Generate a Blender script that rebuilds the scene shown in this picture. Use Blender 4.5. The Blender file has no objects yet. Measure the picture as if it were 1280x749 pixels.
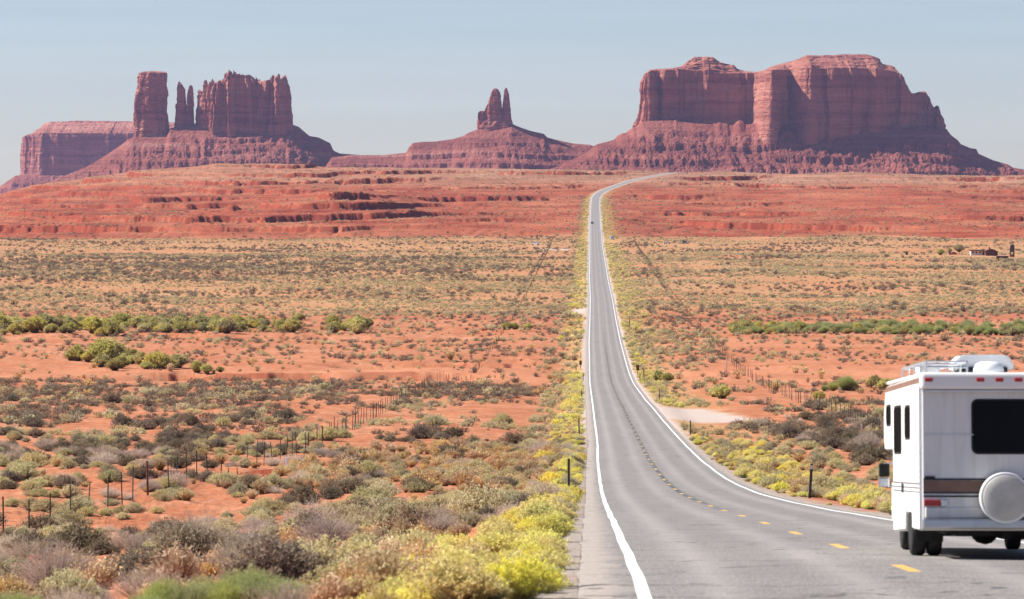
import bpy, bmesh, math, random
import numpy as np
from mathutils import Vector, Matrix
R = math.radians
rng = np.random.default_rng(11)
random.seed(5)
S = bpy.context.scene
COL = S.collection

# ------------------------------------------------------------------ camera, sky, sun, exposure
F = 4870.0                      # focal length in pixels of a 1280 wide frame (a 137 mm lens)
HY = 230.0                      # row of eye level
cd = bpy.data.cameras.new('camera'); cam = bpy.data.objects.new('camera', cd); COL.objects.link(cam)
cam.location = (0, 0, 0); cam.rotation_euler = (R(90), 0, 0)
cd.sensor_width = 36; cd.lens = F / 1280 * 36
cd.shift_y = -(374.5 - HY) / 1280
cd.clip_start = 0.5; cd.clip_end = 60000
cd.dof.use_dof = True; cd.dof.focus_distance = 700; cd.dof.aperture_fstop = 5.6
S.camera = cam
SUN_EL, SUN_AZ = 42, -80        # azimuth measured clockwise from straight ahead
w = bpy.data.worlds.new('World'); S.world = w; w.use_nodes = True
wn = w.node_tree; wn.nodes.clear()
sky = wn.nodes.new('ShaderNodeTexSky'); sky.sky_type = 'NISHITA'; sky.sun_disc = False
sky.sun_elevation = R(SUN_EL); sky.sun_rotation = R(SUN_AZ % 360)
sky.altitude = 1600; sky.air_density = 1.0; sky.dust_density = 0.6; sky.ozone_density = 2.0
bg = wn.nodes.new('ShaderNodeBackground'); bg.inputs[1].default_value = 0.052
wo = wn.nodes.new('ShaderNodeOutputWorld')
# thin streaks of cirrus high up, laid out on the sky direction
tcw = wn.nodes.new('ShaderNodeTexCoord'); mpw = wn.nodes.new('ShaderNodeMapping')
mpw.inputs['Scale'].default_value = (3.0, 3.0, 60); mpw.inputs['Rotation'].default_value = (0, R(1.0), 0)
nzw = wn.nodes.new('ShaderNodeTexNoise'); nzw.inputs['Scale'].default_value = 2.2; nzw.inputs['Detail'].default_value = 6
rpw = wn.nodes.new('ShaderNodeMapRange'); rpw.inputs[1].default_value = 0.46; rpw.inputs[2].default_value = 0.78
rpw.inputs[3].default_value = 0.0; rpw.inputs[4].default_value = 0.10
mxw = wn.nodes.new('ShaderNodeMix'); mxw.data_type = 'RGBA'; mxw.inputs[7].default_value = (9.5, 10.2, 11.0, 1)
tnw = wn.nodes.new('ShaderNodeMix'); tnw.data_type = 'RGBA'; tnw.blend_type = 'MULTIPLY'; tnw.inputs[0].default_value = 1
tnw.inputs[7].default_value = (0.97, 0.97, 1.08, 1)
L = wn.links.new
L(tcw.outputs['Generated'], mpw.inputs[0]); L(mpw.outputs[0], nzw.inputs['Vector']); L(nzw.outputs[0], rpw.inputs[0])
L(sky.outputs[0], tnw.inputs[6]); L(tnw.outputs[2], mxw.inputs[6]); L(rpw.outputs[0], mxw.inputs[0])
L(mxw.outputs[2], bg.inputs[0]); L(bg.outputs[0], wo.inputs[0])
sd = bpy.data.lights.new('sun', 'SUN'); sun = bpy.data.objects.new('sun', sd); COL.objects.link(sun)
sd.energy = 5.0; sd.angle = R(0.5); sd.color = (1.0, 0.955, 0.89)
_a, _e = R(SUN_AZ), R(SUN_EL)
SDIR = Vector((math.cos(_e) * math.sin(_a), math.cos(_e) * math.cos(_a), math.sin(_e)))
sun.rotation_euler = (-SDIR).to_track_quat('-Z', 'Y').to_euler()
S.view_settings.view_transform = 'Standard'; S.view_settings.look = 'None'
S.view_settings.exposure = 0.95; S.view_settings.gamma = 1
S.render.engine = 'CYCLES'
S.cycles.use_denoising = True
S.cycles.max_bounces = 5; S.cycles.diffuse_bounces = 3; S.cycles.glossy_bounces = 2
S.cycles.transparent_max_bounces = 6; S.cycles.volume_bounces = 0
S.cycles.caustics_reflective = False; S.cycles.caustics_refractive = False

# ------------------------------------------------------------------ helpers
def tag(o, label=None, cat=None, group=None, kind=None):
    if label: o['label'] = label
    if cat: o['category'] = cat
    if group: o['group'] = group
    if kind: o['kind'] = kind
    return o
def empty(name, loc=(0, 0, 0), rot=(0, 0, 0)):
    o = bpy.data.objects.new(name, None); COL.objects.link(o)
    o.location = loc; o.rotation_euler = rot; o.empty_display_size = 0.2
    return o
def link(name, me, parent=None):
    o = bpy.data.objects.new(name, me); COL.objects.link(o)
    if parent: o.parent = parent
    return o
def mesh_np(name, V, Fc, mat=None, smooth=False, attrs=None, uv=None, nper=4):
    """Fc: (n,nper) index array"""
    me = bpy.data.meshes.new(name)
    V = np.asarray(V, np.float32); Fc = np.asarray(Fc, np.int32)
    me.vertices.add(len(V)); me.vertices.foreach_set('co', V.ravel())
    me.loops.add(Fc.size); me.loops.foreach_set('vertex_index', Fc.ravel())
    me.polygons.add(len(Fc)); me.polygons.foreach_set('loop_start', np.arange(len(Fc), dtype=np.int32) * nper)
    try: me.polygons.foreach_set('loop_total', np.full(len(Fc), nper, np.int32))
    except Exception: pass
    me.polygons.foreach_set('use_smooth', np.full(len(Fc), smooth))
    if uv is not None:
        ul = me.uv_layers.new(name='UVMap'); ul.data.foreach_set('uv', np.asarray(uv, np.float32)[Fc.ravel()].ravel())
    for k, v in (attrs or {}).items():
        a = me.attributes.new(k, 'FLOAT', 'POINT'); a.data.foreach_set('value', np.asarray(v, np.float32))
    me.update(calc_edges=True); me.validate()
    if mat: me.materials.append(mat)
    return me
def grid_faces(nr, nc, wrap=False):
    r = np.arange(nr - 1)[:, None]; c = np.arange(nc if wrap else nc - 1)[None, :]
    a = r * nc + c; b = r * nc + (c + 1) % nc
    return np.stack([a, b, b + nc, a + nc], -1).reshape(-1, 4)

_perm = np.random.default_rng(3).permutation(512)
_perm = np.concatenate([_perm, _perm, _perm])
def perlin(x, y, z=0.0):
    x, y, z = np.broadcast_arrays(np.asarray(x, float), np.asarray(y, float), np.asarray(z, float))
    xi, yi, zi = np.floor(x).astype(int), np.floor(y).astype(int), np.floor(z).astype(int)
    xf, yf, zf = x - xi, y - yi, z - zi
    xi &= 511; yi &= 511; zi &= 511
    u, v, t = [q * q * q * (q * (q * 6 - 15) + 10) for q in (xf, yf, zf)]
    def g(i, j, k):
        h = _perm[_perm[_perm[(xi + i) & 511] + ((yi + j) & 511)] + ((zi + k) & 511)]
        a = h * 2.399963; cz = ((h * 37) % 512) / 256.0 - 1; s = np.sqrt(np.maximum(0, 1 - cz * cz))
        return np.cos(a) * s * (xf - i) + np.sin(a) * s * (yf - j) + cz * (zf - k)
    def lp(a, b, q): return a + (b - a) * q
    return lp(lp(lp(g(0,0,0), g(1,0,0), u), lp(g(0,1,0), g(1,1,0), u), v),
              lp(lp(g(0,0,1), g(1,0,1), u), lp(g(0,1,1), g(1,1,1), u), v), t) * 1.5
_gx, _gy = np.cos(np.arange(512) * 2.399963) * 1.15, np.sin(np.arange(512) * 2.399963) * 1.15
_p32 = _perm.astype(np.int32)
def perlin2(x, y, seed):
    x = np.asarray(x, np.float32); y = np.asarray(y, np.float32)
    xi = np.floor(x); yi = np.floor(y); xf = x - xi; yf = y - yi
    xi = xi.astype(np.int32); yi = (yi.astype(np.int32) + int(seed * 7.31)) & 511
    xi &= 511
    u = xf * xf * xf * (xf * (xf * 6 - 15) + 10); v = yf * yf * yf * (yf * (yf * 6 - 15) + 10)
    p0 = _p32[xi]; p1 = _p32[(xi + 1) & 511]
    h00 = _p32[p0 + yi]; h10 = _p32[p1 + yi]; h01 = _p32[p0 + yi + 1]; h11 = _p32[p1 + yi + 1]
    gx, gy = _gx.astype(np.float32), _gy.astype(np.float32)
    a = gx[h00] * xf + gy[h00] * yf; b = gx[h10] * (xf - 1) + gy[h10] * yf
    c = gx[h01] * xf + gy[h01] * (yf - 1); d = gx[h11] * (xf - 1) + gy[h11] * (yf - 1)
    a = a + (b - a) * u; c = c + (d - c) * u
    return a + (c - a) * v
def fbm(x, y, z=0.0, o=4, gain=.5):
    if np.ndim(z) == 0:
        x, y = np.broadcast_arrays(np.asarray(x, float), np.asarray(y, float))
        s = 0; a = 1.0
        for i in range(o):
            s = s + a * perlin2(x * 2**i + 17.3*i, y * 2**i + 5.1*i, z + 31.7 * i); a *= gain
        return s
    s = 0; a = 1.0
    for i in range(o):
        s = s + a * perlin(np.asarray(x) * 2**i + 17.3*i, np.asarray(y) * 2**i + 5.1*i, np.asarray(z) * 2**i + 9.7*i); a *= gain
    return s
def sstep(a, b, x):
    t = np.clip((np.asarray(x, float) - a) / (b - a), 0, 1); return t * t * (3 - 2 * t)
def interp(x, xs, ys): return np.interp(x, xs, ys)
def win(a, b, x, f): return sstep(a - f, a + f, x) * (1 - sstep(b - f, b + f, x))

# ---- node material helper
class NM:
    def __init__(s, name, rough=0.9, spec=0.15):
        s.m = bpy.data.materials.new(name); s.m.use_nodes = True
        s.t = s.m.node_tree; s.b = s.t.nodes['Principled BSDF']
        s.b.inputs['Roughness'].default_value = rough; s.b.inputs['Specular IOR Level'].default_value = spec
    def n(s, typ, **kw):
        nd = s.t.nodes.new(typ)
        for k, v in kw.items(): setattr(nd, k, v)
        return nd
    def put(s, sock, v):
        if isinstance(v, bpy.types.NodeSocket): s.t.links.new(v, sock)
        elif isinstance(v, (tuple, list)) and len(v) == 3 and sock.type == 'RGBA': sock.default_value = (*v, 1)
        else: sock.default_value = v
    def pos(s): return s.n('ShaderNodeNewGeometry').outputs['Position']
    def obj(s): return s.n('ShaderNodeTexCoord').outputs['Object']
    def attr(s, name): return s.n('ShaderNodeAttribute', attribute_name=name).outputs['Fac']
    def rnd(s): return s.n('ShaderNodeObjectInfo').outputs['Random']
    def mapping(s, v, scale=(1,1,1), rot=(0,0,0)):
        m = s.n('ShaderNodeMapping'); s.put(m.inputs[0], v); m.inputs['Scale'].default_value = scale; m.inputs['Rotation'].default_value = rot
        return m.outputs[0]
    def noise(s, v, scale=1, detail=4, rough=.55, dist=0):
        nd = s.n('ShaderNodeTexNoise'); s.put(nd.inputs['Vector'], v)
        nd.inputs['Scale'].default_value = scale; nd.inputs['Detail'].default_value = detail
        nd.inputs['Roughness'].default_value = rough; nd.inputs['Distortion'].default_value = dist
        return nd.outputs[0]
    def vor(s, v, scale=1, feat='F1'):
        nd = s.n('ShaderNodeTexVoronoi', feature=feat); s.put(nd.inputs['Vector'], v); nd.inputs['Scale'].default_value = scale
        return nd.outputs[0]
    def mr(s, v, a, b, c=0.0, d=1.0):
        nd = s.n('ShaderNodeMapRange'); s.put(nd.inputs[0], v)
        for i, q in enumerate((a, b, c, d)): nd.inputs[i + 1].default_value = q
        return nd.outputs[0]
    def math(s, op, a, b=0.0):
        nd = s.n('ShaderNodeMath', operation=op); s.put(nd.inputs[0], a); s.put(nd.inputs[1], b); return nd.outputs[0]
    def mix(s, f, a, b, bt='MIX'):
        nd = s.n('ShaderNodeMix', data_type='RGBA', blend_type=bt); s.put(nd.inputs[0], f); s.put(nd.inputs[6], a); s.put(nd.inputs[7], b)
        return nd.outputs[2]
    def ramp(s, f, stops):
        nd = s.n('ShaderNodeValToRGB'); s.put(nd.inputs[0], f); cr = nd.color_ramp
        while len(cr.elements) < len(stops): cr.elements.new(0.5)
        for e, (p, c) in zip(cr.elements, stops): e.position = p; e.color = (*c, 1)
        return nd.outputs[0]
    def sep(s, v):
        nd = s.n('ShaderNodeSeparateXYZ'); s.put(nd.inputs[0], v); return nd.outputs
    def comb(s, x, y, z=0.0):
        nd = s.n('ShaderNodeCombineXYZ'); s.put(nd.inputs[0], x); s.put(nd.inputs[1], y); s.put(nd.inputs[2], z); return nd.outputs[0]
    def bump(s, h, strength=.5, dist=.1):
        nd = s.n('ShaderNodeBump'); s.put(nd.inputs['Height'], h); nd.inputs['Strength'].default_value = strength; nd.inputs['Distance'].default_value = dist
        s.t.links.new(nd.outputs[0], s.b.inputs['Normal'])
    def col(s, c): s.put(s.b.inputs['Base Color'], c); return s
def flat(name, c, rough=.5, spec=.5, metal=0, var=.12, scale=6):
    m = NM(name, rough, spec); n = m.noise(m.obj(), scale, 5)
    m.col(m.mix(m.mr(n, .3, .7), tuple(q * (1 - var) for q in c), tuple(min(1, q * (1 + var)) for q in c)))
    m.b.inputs['Metallic'].default_value = metal
    return m.m

# ------------------------------------------------------------------ the road's line and profile
_py = [749, 730, 712, 697, 684, 668, 654.7, 645, 637.5, 632.8, 626, 620, 615, 603, 592, 575, 558, 542, 525, 508, 500, 493, 480, 467, 453, 440, 427, 413, 400, 390, 373, 360, 350, 340, 325, 313, 305, 280, 260, 245]
_pd = [41, 45, 50.2, 57, 63.6, 76.8, 90.7, 105, 121, 132, 149, 165, 178, 206, 228, 264, 306, 348, 400, 465, 510, 544, 622, 689, 750, 806, 872, 955, 1050, 1115, 1253, 1380, 1482, 1600, 1823, 2079, 2250, 2622, 3044, 3409]
_D = np.array(_pd, float); _Z = -(np.array(_py) - HY) / F * _D
_D = np.concatenate([[-80, -20, 0, 20], _D, [3500, 3700, 3900, 4020, 4150, 4400, 5200, 6500, 20000]])
_Z = np.concatenate([[-1.2, -1.6, -1.72, -3.0], _Z, [-6.2, 2.6, 8.8, 11.6, 12.4, 10, -14, -32, -34]])
# smooth the polyline once on a fine table
_td = np.concatenate([np.linspace(-80, 600, 1361), np.linspace(602, 4500, 1950), np.linspace(4550, 20000, 200)])
_tz = np.interp(_td, _D, _Z)
_k = np.hanning(31); _k /= _k.sum()
_tz2 = np.convolve(np.pad(_tz, 15, mode='edge'), _k, 'valid')
_tz2[:20] = _tz[:20]
def zr(D): return np.interp(D, _td, _tz2)
_cd = [-80, 0, 213, 264, 307, 346, 396, 467, 514, 631, 744, 865, 1065, 1253, 1482, 1823, 2258, 2622, 3044, 3330, 3430, 3500, 3600, 3700, 3800, 3900, 4000, 4150, 4500]
_cx = [2.5, 4.1, 8.3, 9.3, 10.25, 11.0, 11.9, 13.2, 14.05, 16.1, 18.3, 20.6, 24.8, 28.7, 33, 39.9, 48.7, 56, 65, 71.5, 75.5, 82, 96.5, 112, 128, 146, 164, 195, 260]
_cx2 = np.convolve(np.pad(np.interp(_td, _cd, _cx), 15, mode='edge'), _k, 'valid'); _cx2[:20] = np.interp(_td[:20], _cd, _cx); _cx2[-205:] = np.interp(_td[-205:], _cd, _cx)
def xc(D): return np.interp(D, _td, _cx2)
ROADL, ROADR = -4.15, 3.95
def PX(x, D): return (x - 640) / F * D
def PZ(y, D): return (HY - y) / F * D

# ------------------------------------------------------------------ terrain height
_skx = [-700, -200, 0, 40, 110, 180, 270, 350, 420, 520, 640, 760, 850, 930, 1100, 1280, 1700]
_sky = [262, 252, 243, 232, 222, 213, 205, 205, 208, 210, 211, 213, 215.5, 218, 219, 219, 222]
def tz(X, D, detail=True):
    X = np.asarray(X, float); D = np.asarray(D, float)
    u = X - xc(D)
    off = np.maximum(np.maximum(ROADL - u, u - ROADR), 0)       # metres from the asphalt
    z = zr(D)
    px = 640 + F * X / np.maximum(D, 60)
    away = sstep(1.5, 14, off)
    # skyline of the plateau
    wv = sstep(2500, 3850, D) * (1 - sstep(4600, 6500, D))
    z = z + (216 - interp(px, _skx, _sky)) / F * np.minimum(D, 4200) * wv * sstep(8, 90, off)
    # rolling ground
    z = z + away * (0.16 * fbm(X / 3.3, D / 5, 2, 3) + 0.40 * fbm(X / 17, D / 30, 5, 3) * sstep(60, 160, D))
    z = z + sstep(10, 60, off) * sstep(300, 900, D) * (0.9 * fbm(X / 70, D / 120, 7, 3))
    # verge falls a little from the asphalt
    z = z - 0.28 * sstep(0.7, 3.6, off) * (1 - sstep(5, 12, off)) - 0.03
    z = z - (1.0 * sstep(2.5, 12, off) + .35 * sstep(12, 18, off)) * (u < 0) * sstep(15, 42, D) * (1 - sstep(145, 220, D))
    # washes and banks with cut red edges
    def bank(z, xa, xb, d0, h, back, wob, seed):
        line = d0 + wob * fbm(X / (wob * 2.2 + 3), seed, 1, 3)
        m = win(xa, xb, X, (xb - xa) * .12)
        cut = sstep(-back, -1.0, D - line) * (1 - sstep(0.0, 1.8, D - line))
        return z - h * cut * m
    z = bank(z, -21, -13.5, 236, 1.4, 26, 3, 3.3)
    z = bank(z, -62, -7, 690, 2.6, 60, 5, 8.8)
    z = bank(z, -33, 2, 742, 1.7, 25, 8, 4.8)
    z = bank(z, -12, 2, 770, 1.0, 20, 5, 1.2)
    z = bank(z, 24, 33, 372, .8, 24, 4, 2.2)
    z = bank(z, -200, -30, 1075, 1.6, 40, 12, 6.1)
    z = bank(z, -300, 20, 905, .8, 30, 16, 16.1)
    # layered red slopes under the plateau
    m = sstep(2280, 2450, D) * (1 - sstep(3900, 4300, D)) * sstep(6, 45, off)
    left = 1 - sstep(420, 640, px)
    hill = 13.5 * np.exp(-((X + 128 - (D - 2950) * .02) / 50) ** 2) * sstep(2660, 2960, D) * (1 - sstep(3010, 3500, D))
    hill2 = 4.0 * np.exp(-((X + 205) / 90) ** 2) * sstep(2480, 2640, D) * (1 - sstep(2700, 3100, D))
    hz = z + m * (hill + hill2 + 4.6 * fbm(X / 230, D / 260, 3, 4) + (1.0 + .8 * left) * fbm(X / 44, D / 80, 4, 3))
    def terr(h, st, fl, keep, jit):
        q = h / st + jit; k = np.floor(q); f = q - k
        return (k - jit + np.where(f < fl, keep * f / fl, keep + (1 - keep) * (f - fl) / (1 - fl))) * st
    j = 0.9 * fbm(X / 420, D / 600, 12, 2)
    amt = m * np.clip(0.48 + 0.30 * left + 1.25 * fbm(X / 210, D / 160, 21, 3), 0, 1)
    t1 = terr(hz, 7.0, .955, .30, j); t1 = terr(t1, 2.2, .86, .35, j * 2 + .25 * fbm(X / 30, D / 60, 31, 2))
    z = hz + (t1 - hz) * amt
    # erosion gullies that cut the ledges
    g = np.abs(perlin(X / 26 + 1.5 * perlin(X / 60, D / 60, 8), D / 190, 14))
    z = z - m * amt * 1.3 * (1 - sstep(0, .22, g))
    if detail:
        z = z + away * 0.085 * fbm(X * 1.1, D * .7, 4, 3) * (1 - sstep(150, 400, D))
    # under the asphalt
    z = z - 0.14 * (1 - sstep(0.0, 0.07, off))
    return z

# ground sheet
def build_ground():
    a_in = np.linspace(-0.142, 0.142, 760)
    a_out = 0.142 + (np.linspace(0, 1, 60)[1:] ** 1.6) * 0.36
    A = np.concatenate([-a_out[::-1], a_in, a_out])
    rows = np.concatenate([[-70, -40, -20, -8, 0, 6, 12, 18, 24], np.geomspace(30, 2200, 680), np.linspace(2205, 4120, 400), np.geomspace(4140, 17000, 50)])
    AA, DD = np.meshgrid(A, rows)
    X = AA * (np.maximum(DD, 0) + 25 * np.exp(-np.maximum(DD, 0) / 25.0)); X[rows < 24] = AA[rows < 24] * (30 + np.maximum(DD[rows < 24], 0) * .9)
    D = DD
    # widen the strip near and behind the camera
    Z = tz(X, D)
    u = X - xc(D); off = np.maximum(np.maximum(ROADL - u, u - ROADR), 0); px = 640 + F * X / np.maximum(D, 60)
    # what the ground is made of (kinds of soil, no shading)
    hills = sstep(2330, 2480, D + 60 * fbm(X / 60, D / 60, 3, 3))
    upper = sstep(-6, 4, Z + 4 * fbm(X / 120, D / 200, 6, 3)) * hills
    left = 1 - sstep(430, 620, px)
    upper = upper * (1 - .35 * left)
    redv = np.clip(hills * (1 - .8 * upper) * (0.75 + .5 * fbm(X / 90, D / 120, 9, 3)), 0, 1)
    redv = np.maximum(redv, .8 * win(1050, 1120, D, 20) * np.clip(.3 + fbm(X / 30, D / 40, 2, 2), 0, 1))
    plain = win(1120, 2330, D, 60)
    tan = np.clip(plain * (0.75 + .5 * fbm(X / 80, D / 120, 13, 3)), 0, 1)
    tan = np.maximum(tan, win(2040, 2400, D, 60) * (.75 + .3 * fbm(X / 50, D / 40, 3, 2)))
    pale = win(625, 735, D, 14) * (.35 + .9 * np.clip(fbm(X / 22, D / 40, 4, 3) + .2, 0, 1)) * sstep(3, 10, off) * (.45 + .55 * sstep(-40, -5, X))
    pale = np.maximum(pale, .8 * np.clip(fbm(X / 5, D / 14, 18, 4) * 1.2 - .25, 0, 1) * (1 - sstep(500, 900, D)))
    pale = np.maximum(pale, .9 * win(1900, 1985, D, 12) * sstep(150, 185, X) )
    pale = np.maximum(pale, .5 * win(835, 880, D, 10) * (X > xc(D)) * (1 - sstep(40, 60, off)))
    # tracks crossing the plain
    for (x0, d0, x1, d1, wd, k) in ((52, 1690, 100, 1735, 3, .7), (95, 2060, 118, 2270, 5, .9), (-25, 2120, 40, 2115, 6, .9), (30, 1080, 16, 1078, 7, .8), (60, 1580, 82, 1720, 2.5, .6), (-4, 1420, 28, 1560, 2, .35)):
        dx, dd = x1 - x0, d1 - d0; t = np.clip(((X - x0) * dx + (D - d0) * dd) / (dx * dx + dd * dd), 0, 1)
        q = np.hypot(X - x0 - t * dx, (D - d0 - t * dd) * .5)
        pale = np.maximum(pale, k * (1 - sstep(wd * .5, wd, q)))
    verge = (1 - sstep(.5, 7 + 4 * (u > 0), off + 1.5 * fbm(X / 4, D / 12, 5, 2))) * sstep(200, 500, D) * (1 - sstep(3350, 3700, D))
    gravel = 1 - sstep(.3, 1.3, off + .8 * fbm(X / 2, D / 5, 5, 2))
    # pull-offs beside the asphalt
    gp = win(402, 468, D + 6 * fbm(X / 6, D / 9, 4, 2), 8) * (1 - sstep(10, 12.5, off + (D - 392) * .08)) * (u > 0)
    gp2 = win(1105, 1150, D, 8) * (1 - sstep(3, 6, off)) * (u < 0)
    gp3 = win(2085, 2130, D, 8) * (1 - sstep(22, 30, off)) * (u < 0) * sstep(8, 12, off)
    gravel = np.maximum(gravel, np.maximum(gp, np.maximum(gp2, .7 * gp3)))
    Vv = np.stack([X, D, Z], -1).reshape(-1, 3)
    me = mesh_np('ground', Vv, grid_faces(len(rows), len(A)), ground_mat(), True,
                 dict(redv=redv.ravel(), upper=upper.ravel(), tan=tan.ravel(), pale=pale.ravel(), verge=verge.ravel(), gravel=gravel.ravel()))
    return tag(link('ground', me), kind='structure')

def ground_mat():
    m = NM('red_desert_soil', .95, .05)
    p = m.pos()
    n1 = m.noise(p, .35, 6, .6); n2 = m.noise(p, .045, 5, .6); n3 = m.noise(p, 3.0, 5, .65); n4 = m.noise(m.mapping(p, (.012, .004, .55)), 1, 6, .68)
    soil = m.ramp(m.math('ADD', m.math('MULTIPLY', n1, .55), m.math('MULTIPLY', n2, .45)), [(.33, (.31, .100, .047)), (.5, (.41, .160, .080)), (.66, (.50, .245, .145))])
    soil = m.mix(m.mr(n3, .50, .70, 0, .6), soil, (.23, .062, .030))
    soil = m.mix(m.mr(m.noise(m.mapping(p, (.9, .25, 1)), 1, 6, .65), .55, .72, 0, .7), soil, (.52, .26, .17))
    c = m.mix(m.mr(m.attr('pale'), .1, 1.0), soil, m.mix(n1, (.52, .235, .135), (.44, .17, .085)))
    tanc = m.mix(m.mr(n2, .35, .65), (.41, .195, .09), (.38, .23, .12))
    c = m.mix(m.attr('tan'), c, tanc)
    redc = m.ramp(n4, [(.34, (.085, .020, .014)), (.43, (.20, .036, .020)), (.55, (.27, .056, .029)), (.68, (.34, .110, .06))])
    redc = m.mix(m.mr(n1, .55, .7, 0, .45), redc, (.42, .17, .10))
    c = m.mix(m.attr('redv'), c, redc)
    upc = m.ramp(n4, [(.3, (.20, .085, .055)), (.5, (.30, .145, .09)), (.7, (.40, .22, .14))])
    c = m.mix(m.attr('upper'), c, upc)
    c = m.mix(m.mr(m.math('MULTIPLY', m.attr('verge'), m.mr(n1, .3, .6)), 0, 1, 0, .75), c, (.42, .34, .13))
    # litter, dead stems and small stones strewn over the sand
    lit = m.mr(m.noise(m.mapping(p, (1.1, .55, 1)), 1, 6, .72), .54, .66)
    c = m.mix(m.math('MULTIPLY', lit, m.mr(n2, .4, .6, .25, .75)), c, (.27, .165, .095))
    lit2 = m.mr(m.noise(m.mapping(p, (.42, .16, 1)), 1, 6, .75), .58, .68)
    c = m.mix(m.math('MULTIPLY', lit2, .6), c, (.20, .10, .065))
    # steep cut banks show raw dark red earth
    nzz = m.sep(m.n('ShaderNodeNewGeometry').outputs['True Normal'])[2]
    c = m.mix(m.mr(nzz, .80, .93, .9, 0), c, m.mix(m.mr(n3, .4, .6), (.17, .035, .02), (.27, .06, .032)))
    gr = m.mix(m.mr(m.noise(p, 14, 4, .7), .35, .65), (.20, .16, .135), (.42, .36, .31))
    gr = m.mix(m.mr(m.sep(p)[1], 300, 380), gr, (.46, .37, .32))
    c = m.mix(m.attr('gravel'), c, gr)
    m.col(c)
    m.bump(m.math('ADD', m.math('MULTIPLY', n3, .35), m.math('MULTIPLY', n1, 1.0)), .9, .35)
    return m.m
ground = build_ground()

# ------------------------------------------------------------------ road
def build_road():
    rows = np.concatenate([np.arange(-60, 30, 3.0), np.geomspace(30, 4250, 900)])
    us = np.array([ROADL - .28, ROADL, ROADL + .35, -3.5, -2.4, -1.2, 0, 1.2, 2.4, 3.5, ROADR, ROADR + .28])
    crown = np.array([-.065, -.018, -.016, -.012, 0, .015, .025, .015, 0, -.012, -.018, -.065])
    X = xc(rows)[:, None] + us[None]
    edge = .05 * fbm(rows / 2.2, 3.3, 1, 3); X[:, 0:2] += edge[:, None]; X[:, -2:] += (.05 * fbm(rows / 2.0, 8.3, 1, 3))[:, None]
    D = np.repeat(rows[:, None], len(us), 1)
    wav = .016 * fbm(D / 13, X / 30, 2, 1) * (1 - sstep(500, 900, D))
    Z = zr(rows)[:, None] + crown[None] + wav
    uv = np.stack([X - xc(rows)[:, None], D], -1).reshape(-1, 2)
    me = mesh_np('road', np.stack([X, D, Z], -1).reshape(-1, 3), grid_faces(len(rows), len(us)), road_mat(), True, uv=uv)
    return tag(link('road', me), 'straight grey two lane asphalt road with white edge lines running to the buttes', None, None, 'structure')
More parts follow.
